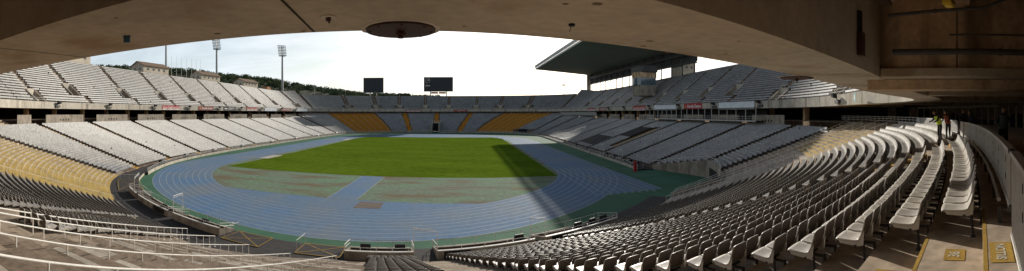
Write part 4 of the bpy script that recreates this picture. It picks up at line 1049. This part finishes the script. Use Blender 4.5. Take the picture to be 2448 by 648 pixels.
mb = MB(); q_ = pt(-199, 49.); mb.box((q_[0], q_[1], 25.5), (5, 5, 4.5)); mb.box((q_[0]+.6, q_[1], 28.1), (3.2, 3.2, .8)); tag(mb.build('brick_hut', M['orange']), 'small orange brick hut on the left rim at the foot of the tall mast', 'hut')
# ------------------------------------------------------------------ scoreboards
def board(name, x, y, z0, w, h, lab, legs):
    t = thing('scoreboard', lab, 'scoreboard'); rz = math.atan2(CAMX-x, -(CAMY-y))*.55; t.location = (x, y, 0); t.rotation_euler = (0, 0, rz)
    mb = MB(); mb.box((0, 0, z0+h/2), (w, 1.6, h)); mb.build('cabinet', M['roof_dark'], t)
    mb = MB(); mb.box((0, -.83, z0+h/2), (w-.5, .06, h-.5)); scn = mb.build('display_panel', M['screen'], t)
    mb = MB(); mb.box((0, -.85, z0-.12), (w, .12, .22)); mb.box((-w/2+.08, -.85, z0+h/2), (.16, .12, h)); mb.box((w/2-.08, -.85, z0+h/2), (.16, .12, h)); mb.build('frame', M['steel'], t)
    for lx in legs: mb = MB(); mb.box((lx, 0, z0-3.2), (.7, .7, 6.4)); mb.build('leg', M['fascia'], t)
    return t, scn
b1, _ = board('a', -50., 153.2, 27.4, 14.9, 11.0, 'smaller blank dark scoreboard on two legs above the far stand', (-2.3, 2.3))
b2, sc2 = board('b', -2.5, 160.3, 28.3, 21.6, 10.6, 'wide dark scoreboard with a clock face above the far stand', (-6, 6))
mb = MB(); cx_, cz_ = -7.9, 28.3+7.9
for i in range(12):
    a = i*math.pi/6; ca, sa_ = math.sin(a), math.cos(a); o1, o2 = 1.35, 1.9
    A_ = np.array([cx_+ca*o1, -.88, cz_+sa_*o1]); B_ = np.array([cx_+ca*o2, -.88, cz_+sa_*o2]); q2 = np.array([sa_, 0, -ca])*.13; mb = MB(); mb.add([A_-q2, B_-q2, B_+q2, A_+q2], [(0,1,2,3)]); mb.build('clock_mark', M['letter'], b2)
for a, l, wd_ in ((R(36), 1.25, .14), (R(58), 1.75, .1)):
    mb = MB(); ca, sa_ = math.sin(a), math.cos(a); A_ = np.array([cx_-ca*.3, -.89, cz_-sa_*.3]); B_ = np.array([cx_+ca*l, -.89, cz_+sa_*l]); q2 = np.array([sa_, 0, -ca])*wd_; mb.add([A_-q2, B_-q2, B_+q2, A_+q2], [(0,1,2,3)]); mb.build('clock_hand', M['letter'], b2)
tx = text_mesh('SEIKO', 1.25, M['letter'], 'lettering', b2, bold=.03, extrude=.01); tx.location = (-7.9, -.89, 28.3+4.15); tx.rotation_euler = (math.pi/2, 0, 0)
mb = MB(); mb.box((-2.9, -.6, 27.2), (5.2, .2, 1.3)); mb.box((2.9, -.6, 27.2), (5.2, .2, 1.3)); mb.build('red_panel', M['redbrown'], b2)
# ------------------------------------------------------------------ light masts and flagpoles
def mast(px_, d, ztop, lab, big=True, zbase=8.):
    az = (px_-1224)/FP+YAW; x, y = CAMX+d*math.sin(az), CAMY+d*math.cos(az); t = thing('light_mast', lab, 'light mast'); t.location = (x, y, 0); t.rotation_euler = (0, 0, math.atan2(-y, -x)-math.pi/2)
    mb = MB(); mb.tube([(0, 0, zbase), (0, 0, ztop-6 if big else ztop-1)], [.95, .6] if big else [.35, .25], 10); mb.build('pole', M['steel'], t)
    if big:
        mb = MB()
        for i in range(7):
            f = i/6; zz = ztop-6.5+6.3*f; 
            mb.tube([(-2.6+.9*f, .3, zz), (2.3+.9*f, .3, zz)], .12, 4)
            for x_ in np.linspace(-2.5, 2.5, 6):
                if i > 3 and abs(x_) < .4: continue
                mb.box((x_+.8*f, .55, zz+.12), (.62, .5, .62))
        mb.tube([(0, 0, ztop-7), (.7, 0, ztop)], .25, 5); mb.tube([(-1.2, .1, ztop-6.5), (-.4, .1, ztop)], .1, 4); mb.tube([(1.5, .1, ztop-6.5), (2.2, .1, ztop)], .1, 4)
        mb.build('lamp_rack', M['steel'], t); mb = MB(); mb.box((0, 0, ztop-7), (4.6, 1.8, .25)); mb.build('platform', M['steel'], t)
    else:
        mb = MB()
        for x_ in (-1.2, -.4, .4, 1.2): mb.box((x_, .3, ztop), (.55, .5, .6)); mb.box((x_, .3, ztop-1), (.55, .5, .6))
        mb.tube([(-1.5, 0, ztop-.4), (1.5, 0, ztop-.4)], .1, 4); mb.build('lamp_rack', M['steel'], t)
mast(675, 265, 58.5, 'tall steel light mast with a leaning lamp rack beside the left rim')
mast(518, 262, 62.5, 'light mast whose lamp rack meets the overhang edge, left of the tall one')
mast(397, 262, 69., 'plain grey mast rising behind the tiled house, its head hidden by overhang')
mast(752, 300, 33.5, 'short floodlight pole on the skyline left of the blank scoreboard', False)
mast(1348, 300, 34.5, 'short floodlight pole on the skyline left of the big roof', False)
fp = None
def flag(x, y, z0, z1, lab, grp, rad=.09):
    mb = MB(); mb.tube([(x, y, z0), (x, y, z1)], [rad, rad*.5], 6); mb.tube([(x, y, z1), (x, y, z1+.3)], rad*.9, 6); tag(mb.build('flagpole', M['white']), lab, 'flagpole', grp)
for i, p_ in enumerate((410, 422, 434, 446, 458, 469, 479)):
    d = 172+i*3; az = (p_-1224)/FP+YAW; flag(CAMX+d*math.sin(az), CAMY+d*math.cos(az), 22, CAMZ+(271-136-i*1.5)/FP*d, f'slim bare flagpole on the left rim, {ordn(i+1)} from the tiled house', 'row of bare flagpoles on the left rim')
for i, p_ in enumerate((1115, 1121, 1127, 1135, 1142)):
    d = 290; az = (p_-1224)/FP+YAW; flag(CAMX+d*math.sin(az), CAMY+d*math.cos(az), 20, CAMZ+(271-200)/FP*d, f'thin flagpole right of the clock scoreboard, {ordn(i+1)} of that close group', 'close group of flagpoles behind the far stand', .11)
for i, p_ in enumerate((1219, 1238, 1258, 1277, 1294)):
    d = 290; az = (p_-1224)/FP+YAW; flag(CAMX+d*math.sin(az), CAMY+d*math.cos(az), 20, CAMZ+(271-199)/FP*d, f'thin flagpole left of the big roof, {ordn(i+1)} of the spaced group', 'spaced group of flagpoles behind the far stand', .11)

# ------------------------------------------------------------------ wooded hill behind the left stand
ridge = [(150,156),(260,158),(380,160),(420,164),(480,170),(530,178),(620,185),(680,196),(740,206),(795,214),(860,223),(960,228),(1060,231)]
def ridge_y(px_): return np.interp(px_, [a for a, b in ridge], [b for a, b in ridge])
mb = MB(); PX = np.linspace(120, 1060, 95); rows = []
for d, f in ((330, -.12), (400, .35), (460, .75), (520, 1.0), (640, .55)):
    az = (PX-1224)/FP+YAW; hz = (271-ridge_y(PX))/FP*520+CAMZ-3.5
    z = 8+(hz-8)*f+RNG.normal(0, .5, len(PX)); rows.append(np.c_[CAMX+d*np.sin(az), CAMY+d*np.cos(az), z])
for a, b in zip(rows[:-1], rows[1:]): mb.strip(a, b)
struct(mb.build('hill', M['hill'], smooth=True))
def leaf_blob(mb, c, rx, rz, n, size, var):
    u = RNG.normal(size=(n, 3)); u /= np.linalg.norm(u, axis=1)[:, None]; rr = RNG.random(n)**.4
    P = np.array(c)+u*rr[:, None]*np.array([rx, rx, rz])
    a = RNG.normal(size=(n, 3)); a /= np.linalg.norm(a, axis=1)[:, None]; b = np.cross(a, RNG.normal(size=(n, 3))); b /= np.linalg.norm(b, axis=1)[:, None]
    s_ = size*(.6+.8*RNG.random(n))[:, None]
    V = np.stack([P-a*s_, P-b*s_*.7, P+a*s_, P+b*s_*.7], 1).reshape(-1, 3); F = np.arange(4*n).reshape(-1, 4)
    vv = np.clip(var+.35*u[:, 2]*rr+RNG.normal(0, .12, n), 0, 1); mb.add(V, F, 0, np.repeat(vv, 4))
mb = MB()
for i in range(1500):
    p_ = RNG.uniform(130, 1050); d = RNG.choice([355, 400, 440, 480, 505, 520, 524])+RNG.normal(0, 8); az = (p_-1224)/FP+YAW
    f = np.interp(d, [330, 400, 460, 520, 640], [-.12, .35, .75, 1., .55]); hz = (271-ridge_y(p_))/FP*520+CAMZ-3.5; z = 8+(hz-8)*f
    rx = RNG.uniform(2.6, 5.2); leaf_blob(mb, (CAMX+d*math.sin(az), CAMY+d*math.cos(az), z+rx*.7), rx, rx*.75, 70, .8, RNG.uniform(.2, .7))
stuff(mb.build('woodland', M['leaf'], usevar=True), 'dark green pine wood covering the hill behind the left stand', 'woodland')
def tree(px_, d, ztop, rx, lab):
    az = (px_-1224)/FP+YAW; x, y = CAMX+d*math.sin(az), CAMY+d*math.cos(az); t = thing('tree', lab, 'tree', 'single trees standing up from the skyline'); mb = MB()
    mb.tube([(x, y, ztop-14), (x+.3, y, ztop-rx*1.2), (x+.2, y, ztop-rx*.4)], [.5, .35, .15], 6)
    for k in range(5): a = k*1.3; mb.tube([(x+.3, y, ztop-rx*1.3), (x+math.cos(a)*rx*.6, y+math.sin(a)*rx*.6, ztop-rx*.5)], [.2, .07], 5)
    mb.build('trunk', M['bark'], t); mb = MB()
    for k in range(16): u = RNG.normal(size=3); u /= np.linalg.norm(u); leaf_blob(mb, (x+u[0]*rx*.65, y+u[1]*rx*.65, ztop-rx*.75+u[2]*rx*.45), rx*.5, rx*.4, 120, .45, RNG.uniform(.2, .8))
    mb.build('crown', M['leaf'], t, usevar=True)
tree(801, 430, 38.5, 4.6, 'round dark tree standing highest on the wooded ridge')
tree(588, 470, 59.5, 4.5, 'dark tree breaking the ridge line above the farthest tiled house')
tree(955, 330, 29.2, 4.0, 'light bushy tree above the far stand between the scoreboards, left one')
tree(972, 332, 29.6, 4.2, 'light bushy tree above the far stand between the scoreboards, right one')
tree(912, 335, 28.8, 3.6, 'small tree top just right of the blank scoreboard legs')

# ------------------------------------------------------------------ near overhang fittings
def at(px_, py_, z):
    d = (CAMZ-z)*FP/(py_-YH); a = (px_-1224)/FP+YAW; return CAMX+d*math.sin(a), CAMY+d*math.cos(a)
def plate(px_, py_, rad, lab):
    x, y = at(px_, py_, ZF0); t = thing('ceiling_plate', lab, 'plate', 'round rusty plates bolted under the overhang'); t.location = (x, y, ZF0)
    th = np.linspace(0, 2*math.pi, 40, endpoint=False); mb = MB(); c_ = np.c_[rad*np.cos(th), rad*np.sin(th)]
    mb.prism(np.c_[c_, np.full(40, -.035)], (0, 0, .033)); mb.build('disc', M['rust'], t)
    rj = rad*1.13+RNG.normal(0, rad*.015, 40); mb = MB(); mb.prism(np.c_[rj*np.cos(th), rj*np.sin(th), np.full(40, -.006)], (0, 0, .004)); mb.build('sealant_ring', M['ring'], t)
    mb = MB(); mb.tube([(0, 0, -.03), (0, 0, -.07)], .05, 10); mb.tube([(0, 0, -.06), (0, 0, -.09)], .075, 10); mb.tube([(0, 0, -.08), (0, 0, -.13)], .045, 10); mb.build('spigot', M['rust'], t)
    for k in range(8): a = k*math.pi/4+.2; mb = MB(); mb.tube([(rad*.88*math.cos(a), rad*.88*math.sin(a), -.03), (rad*.88*math.cos(a), rad*.88*math.sin(a), -.05)], .018, 6); mb.build('bolt', M['rust'], t)
plate(958, 69, .49, 'round rusty red plate with a spigot at the centre of the overhang edge')
plate(1905, 185, .56, 'round rusty red plate under the overhang further to the right')
def cone_fix(px_, py_, lab):
    x, y = at(px_, py_, ZF0); t = thing('ceiling_socket', lab, 'socket'); t.location = (x, y, ZF0); th = np.linspace(0, 2*math.pi, 16, endpoint=False)
    mb = MB(); mb.prism(np.c_[.1*np.cos(th), .1*np.sin(th), np.full(16, -.012)], (0, 0, .01)); mb.build('collar', M['ring'], t); mb = MB(); mb.tube([(0, 0, -.01), (0, 0, -.05)], .035, 8); mb.tube([(.01, 0, -.04), (.01, 0, -.08)], .012, 6); mb.build('bolt', M['rust'], t)
cone_fix(785, 40, 'small rusty bolt in a pale collar under the overhang')
x, y = at(1367, 57, ZF0); mb = MB(); mb.tube([(x, y, ZF0), (x, y, ZF0-.03)], .045, 8); mb.tube([(x-.01, y, ZF0-.02), (x-.03, y, ZF0-.11)], .005, 5); tag(mb.build('ceiling_hook', M['black']), 'small black hook with a dangling wire under the overhang', 'hook')
x, y = at(303, 86, ZF0); mb = MB(); mb.box((x, y, ZF0-.05), (.07, .07, .10)); mb.tube([(x, y, ZF0), (x, y, ZF0-.02)], .06, 8); tag(mb.build('sensor_box', M['bluebox']), 'small blue plastic box hanging from the overhang at the left', 'box')
mbp = MB()
for px_, py_ in ((278, 42), (520, 80), (725, 74), (1352, 9), (1428, 9), (1110, 62), (1595, 126), (1553, 98), (1766, 98), (1735, 128), (1538, 110)):
    x, y = at(px_, py_, ZF0); th = np.linspace(0, 2*math.pi, 16, endpoint=False); rr = random.uniform(.03, .075); mbp.add(np.c_[x+rr*np.cos(th), y+rr*.9*np.sin(th), np.full(16, ZF0-.003)], [tuple(range(16))])
mbp.build('filled_core_hole', M['core'], near_st)['kind'] = 'stuff'
for s_ in (7.1, 10.3, 18.6):
    mb = MB(); mb.add([tuple(pt(s_+a, r))+(ZF0-.003,) for a, r in ((-.012, RF+.02), (.012, RF+.02), (.03, 30.68), (.005, 30.68))], [(0,1,2,3)])
    mb.build('soffit_joint', M['joint'], near_st)
b = MB(); b.fbox(20.4, (-.3, .9), (30.1, 46.1), (12.9, 13.245)); b.build('joint_beam', M['beam'], near_st)
for r_ in (33.1, 36.4, 39.7):
    Sq = np.linspace(11.9, 19.3, 12); b = MB(); z_ = 15.6+(r_-30.7)*.255
    b.strip(W(Sq, r_, z_-.75), W(Sq, r_, z_)); b.strip(W(Sq, r_+.5, z_-.75), W(Sq, r_, z_-.75)); b.strip(W(Sq, r_+.5, z_+.1), W(Sq, r_+.5, z_-.75)); b.build('cross_rib', M['beam'], near_st)
jb = thing('junction_box', 'rusty red cable box on the inner face of the overhang beam', 'box'); b = MB(); b.fbox(17.6, (-.16, .16), (30.72, 30.86), (13.55, 14.15)); b.build('cover', M['rust'], jb); b = MB(); b.fbox(17.6, (-.10, .10), (30.72, 30.80), (14.16, 14.7)); b.build('conduit', M['dark'], jb)
# pipes, lamp, cover box and signs in the dark undercroft
def pipe(pts, rad, lab, m='pipe', cat='pipe'):
    mb = MB(); mb.tube(np.array(pts), rad, 10)
    P = np.array(pts)
    for i in range(len(P)-1):
        c = (P[i]+P[i+1])/2; d = (P[i+1]-P[i]); d /= np.linalg.norm(d); mb.tube([c-d*.05, c+d*.05], rad*1.25, 10)
    tag(mb.build('service_pipe', M[m]), lab, cat)
def bpt(r, z, s_, t=0.):
    n = nrm(s_); T = np.array([-n[1], n[0]]); p = pt(s_, r)+T*t; return (p[0], p[1], z)
pipe([bpt(31.2, 14.0, 19.3), bpt(38, 14.0, 19.3), bpt(45.6, 14.0, 19.3)], .10, 'dark pipe running along the side of the nearest overhead beam')
pipe([bpt(33.0, 14.5, 19.2), bpt(45.6, 14.6, 19.2)], .03, 'thin conduit above the larger pipe on the overhead beam')
pipe([bpt(31.2, 14.95, 18.7), bpt(34.0, 15.1, 18.6), bpt(36., 15.9, 18.4), bpt(42., 16.3, 18.)], .05, 'bent dark pipe crossing the upper right corner under the slab')
x, y = bpt(33.5, 0, 16.6)[:2]; 
# ------------------------------------------------------------------ concourse fence
fence = thing('concourse_fence', 'grey slatted fence curving along the top of the seats to the right edge', 'fence')
def fence_run(sa, sb, low=.36, pipe_=True):
    S = np.arange(sa, sb+.001, .25); zb = float(zk(20, 36)); RFE = 34.12
    n_sl = int((sb-sa)/.10*1.45); mb = MB()
    for s_ in np.linspace(sa, sb, n_sl):
        mb.fbox(s_, (-.028, .028), (RFE-.014, RFE+.012), (zb+low, zb+1.04))
    mb.strip(W(S, RFE+.014, zb+low), W(S, RFE+.014, zb+1.04), 1)
    mb.build('slat_panel', [M['grille'], M['fence_gap']], fence)
    mb = MB(); mb.strip(W(S, RFE-.04, zb+1.04), W(S, RFE+.06, zb+1.04)); mb.strip(W(S, RFE-.04, zb+1.10), W(S, RFE+.06, zb+1.10)); mb.strip(W(S, RFE-.04, zb+1.04), W(S, RFE-.04, zb+1.10)); mb.strip(W(S, RFE+.06, zb+1.10), W(S, RFE+.06, zb+1.04)); mb.build('top_rail', M['grille'], fence)
    mb = MB(); mb.strip(W(S, RFE-.03, zb+low-.04), W(S, RFE+.03, zb+low-.04)); mb.strip(W(S, RFE-.03, zb+low-.04), W(S, RFE-.03, zb+low)); mb.strip(W(S, RFE-.03, zb+low), W(S, RFE+.03, zb+low)); mb.build('bottom_rail', M['white'], fence)
    if pipe_: mb = MB(); mb.tube(W(S[2:], RFE-.12, zb+low-.10), .03, 8); mb.build('pipe_rail', M['white'], fence)
    for s_ in np.arange(sa+.3, sb, 1.1):
        if pipe_: mb = MB(); mb.fbox(s_, (-.03, .03), (RFE-.15, RFE-.10), (zb, zb+low-.13)); mb.build('post', M['pipe'], fence)
        mb = MB(); mb.fbox(s_+.4, (-.035, .035), (RFE+.03, RFE+.1), (zb, zb+1.04)); mb.build('post', M['grille'], fence)
        for z_ in (.58, .84): mb = MB(); mb.fbox(s_+.2, (-.007, .007), (RFE-.024, RFE-.0145), (zb+z_, zb+z_+.09)); mb.build('hinge_plate', M['pipe'], fence)
fence_run(11.8, 14.3, .08, False); fence_run(14.5, 25.2); fence_run(27.2, 38.)
zb = float(zk(20, 36))
for s_ in (25.4, 38.3):
    mb = MB(); mb.fbox(s_, (-.55, .55), (34.0, 34.12), (zb, zb+1.1)); mb.build('end_panel', M['grille'], fence)
rl = thing('open_railing', 'open pipe railing continuing from the fence above the yellow terrace', 'railing'); S = np.arange(38.8, 56, .5)
mb = MB()
for z in (.5, .8, 1.08): mb.tube(W(S, 34.1, zb+z), .03, 5)
mb.build('rail', M['white'], rl)
for s_ in np.arange(39, 56, .9): mb = MB(); mb.tube([W(s_, 34.1, zb), W(s_, 34.1, zb+1.08)], .028, 5); mb.build('post', M['white'], rl)
# shop front behind the concourse
sf = thing('glazed_frontage', 'dark glazed shop front with pale frames at the back of the concourse', 'shop front'); rS = 44.5
S = np.arange(14, 52, 1.0)
mb = MB(); Sg = S[S < 40]; mb.strip(W(Sg, rS, zb), W(Sg, rS, 12.9)); mb.build('glass_pane', M['glass'], sf)
mb = MB(); mb.strip(W(S, rS-.08, 12.9), W(S, rS-.08, 13.15)); mb.strip(W(S, rS-.08, 12.9), W(S, rS+.1, 12.9)); mb.build('head_frame', M['fascia'], sf)
for s_ in np.arange(14, 52, .95 ): mb = MB(); mb.fbox(s_, (-.07, .07), (rS-.08, rS+.06), (zb, 12.9)); mb.build('mullion', M['fascia'], sf)
# ------------------------------------------------------------------ signs on the right side
def wall_sign(s_, r, z, w, h, m, lab, name='exit_sign', txt=None):
    n = nrm(s_); T = np.array([-n[1], n[0]]); p = pt(s_, r); mb = MB(); mb.prism([tuple(p+T*a)+(z+b,) for a, b in ((-w/2,-h/2),(w/2,-h/2),(w/2,h/2),(-w/2,h/2))], tuple(-n*.05)+(0,)); o = tag(mb.build(name, m), lab, 'sign')
    mb = MB(); q_ = p-n*.06; mb.add([tuple(q_+T*a)+(z+b,) for a, b in ((-w*.3,-h*.3),(-w*.05,-h*.3),(-w*.05,h*.3),(-w*.3,h*.3))], [(0,1,2,3)]); mb.build('pictogram', M['letter'], o); mb = MB(); mb.add([tuple(q_+T*a)+(z+b,) for a, b in ((w*.08,-h*.1),(w*.34,-h*.1),(w*.34,h*.1),(w*.08,h*.1))], [(0,1,2,3)]); mb.build('pictogram', M['letter'], o)
wall_sign(52, RF+.5+DRU*5-.08, UZ+2.6, 1.2, .5, M['sign_g'], 'green exit sign over the vomitory door nearest on the right upper tier')
wall_sign(43.5, RF-.05, 14.1, 1.6, 1.1, M['sign_t'], 'pale teal notice on the bare fascia at the near end of the right stand', 'notice_board')
# ------------------------------------------------------------------ people
def person(loc, rz, joints, radii, edges, mat_body, lab, name='person', hs=1.0, parts=()):
    me = bpy.data.meshes.new('person'); me.from_pydata([tuple(j) for j in joints], edges, []); o = link(name, me); o.location = loc; o.rotation_euler = (0, 0, rz)
    sk = o.modifiers.new('skin', 'SKIN'); sv = me.skin_vertices[0].data
    for i, r_ in enumerate(radii): sv[i].radius = (r_, r_) if np.isscalar(r_) else r_
    sv[0].use_root = True; ss_ = o.modifiers.new('sub', 'SUBSURF'); ss_.levels = 2; ss_.render_levels = 2; me.materials.append(mat_body)
    for p in me.polygons: p.use_smooth = True
    return tag(o, lab, 'person')
# y forward
def pose(lean=0., arm_f=(.15, .15), reach=.35):
    h = math.sin(lean); c = math.cos(lean); hip = .95
    def up(d, x=0, f=0): return (x, h*d+f, hip+c*d)
    J = [(0,0,hip), up(.25), up(.48), up(.56, 0, .01), up(.70, 0, .04), up(.84, 0, .05),      # 0 pelvis 1 waist/chest 2 upper chest 3 neck 4 head 5 crown
         (.10,0,.90), (.11,.03,.50), (.11,-.02,.09), (.11,.12,.04), (-.10,0,.90), (-.11,.03,.50), (-.11,-.02,.09), (-.11,.12,.04),
         up(.46,.19), up(.24,.25,arm_f[0]), up(.15,.22,arm_f[0]+reach*.7), up(.46,-.19), up(.24,-.25,arm_f[1]), up(.15,-.22,arm_f[1]+reach*.7)]
    Rr = [(.16,.11),(.15,.11),(.17,.11),.055,(.085,.10),(.06,.07), .095,.065,.045,.04, .095,.065,.045,.04, .07,.05,.035,.07,.05,.035]
    Ed = [(0,1),(1,2),(2,3),(3,4),(4,5),(0,6),(6,7),(7,8),(8,9),(0,10),(10,11),(11,12),(12,13),(2,14),(14,15),(15,16),(2,17),(17,18),(18,19)]
    return J, Rr, Ed
def vest_mesh(parent, lean, m, d0=.05, d1=.50, r=(.19,.135)):
    h, c = math.sin(lean), math.cos(lean); th = np.linspace(0, 2*math.pi, 20, endpoint=False); mb = MB(); rings = []
    for d, k in ((d0, 1.), (.2, .98), (.36, 1.04), (d1, .98), (d1+.05, .6)):
        rings.append(np.array([(r[0]*k*math.cos(a), h*d+c*r[1]*k*math.sin(a), .95+c*d-h*r[1]*k*math.sin(a)) for a in th]))
    for a, b in zip(rings[:-1], rings[1:]): mb.strip(np.vstack([a, a[:1]]), np.vstack([b, b[:1]]))
    return mb.build('vest', m, parent, smooth=True)
def head_parts(o, lean, skin=True):
    h, c = math.sin(lean), math.cos(lean); mb = MB(); cy, cz = h*.73+.045, .95+c*.73
    n = 12; V = []
    for i in range(n+1):
        ph = math.pi*i/n
        for j in range(16): a = 2*math.pi*j/16; V.append((.082*math.sin(ph)*math.cos(a), cy+.098*math.sin(ph)*math.sin(a)+.012, cz+.118*math.cos(ph)))
    F = [(i*16+j, i*16+(j+1) % 16, (i+1)*16+(j+1) % 16, (i+1)*16+j) for i in range(n) for j in range(16)]
    mb.add(V, F); mb.add([(-.016, cy+.105, cz-.02), (.016, cy+.105, cz-.02), (0, cy+.135, cz-.025), (0, cy+.105, cz+.02)], np.array([(0,1,2),(0,2,3),(1,3,2)]))
    mb.build('head', M['skin'], o, smooth=True); mb = MB(); V2 = [(x*1.06, cy+(y-cy)*1.06-.012, cz+(z-cz)*1.06+.008) for x, y, z in V]
    mb.add(V2, [f for f in F if (np.mean([V[q][2] for q in f]) > cz+.03 or np.mean([V[q][1] for q in f]) < cy-.02) and np.mean([V[q][2] for q in f]) > cz-.07]); mb.build('hair', M['hair'], o, smooth=True)
Jp = pose(.45, (.22, .22), .40)
gx, gy = at(2246, 330, zb-.02) if False else (CAMX+21.2*math.sin((2247-1224)/FP+YAW), CAMY+21.2*math.cos((2247-1224)/FP+YAW))
n_ = nrm(26.0); g = person((gx, gy, zb-.0), math.atan2(-n_[1], -n_[0])-math.pi/2+.5, *Jp, M['cloth_dk'], 'steward in a yellow high visibility vest leaning forward at the fence gap')
vest_mesh(g, .45, M['vest']); head_parts(g, .45)
def standing(px_, d, m, lab, lean=.1, rz=0.):
    a = (px_-1224)/FP+YAW; J_ = pose(lean, (.1, .18), .3); o = person((CAMX+d*math.sin(a), CAMY+d*math.cos(a), zb+.01), rz, *J_, M['cloth_dk'], lab); vest_mesh(o, lean, m); head_parts(o, lean)
standing(2267, 22.6, M['cloth_rd'], 'person in a rust coloured top bending close beside the steward', .4, 1.3)
standing(2300, 24., M['cloth_dk'], 'person in dark clothes standing in the shade before the shop front', .1, 2.4)
standing(2328, 22., M['cloth_dk'], 'person in dark clothes stooping in the shade of the concourse', .4, 1.0)
standing(2398, 14., M['cloth_gr'], 'person in a grey green shirt in the dark concourse near the right edge', .05, 2.0)
# yellow lamp high on the right
x, y, z = bpt(33.6, 16.0, 18.2); lm = thing('ceiling_lamp', 'small yellow lamp under the dark slab at the top right corner', 'lamp'); 
lx, ly = CAMX+5.6*math.sin((2268-1224)/FP+YAW), CAMY+5.6*math.cos((2268-1224)/FP+YAW); lm.location = (lx, ly, CAMZ+5.6*(266/FP)-.02)
mb = MB(); mb.box((0, 0, .02), (.20, .13, .05)); mb.prism([(-.10,-.07,0),(.10,-.07,0),(.10,.07,0),(-.10,.07,0)], (0,0,-.02)); mb.tube([(0, 0, .04), (0, 0, .5)], .012, 6); mb.build('lamp_body', M['lamp_y'], lm)
mb = MB(); mb.prism([(-.08,-.05,-.02),(.08,-.05,-.02),(.08,.05,-.02),(-.08,.05,-.02)], (0,0,-.025)); mb.build('lamp_lens', M['lamp_y'], lm)
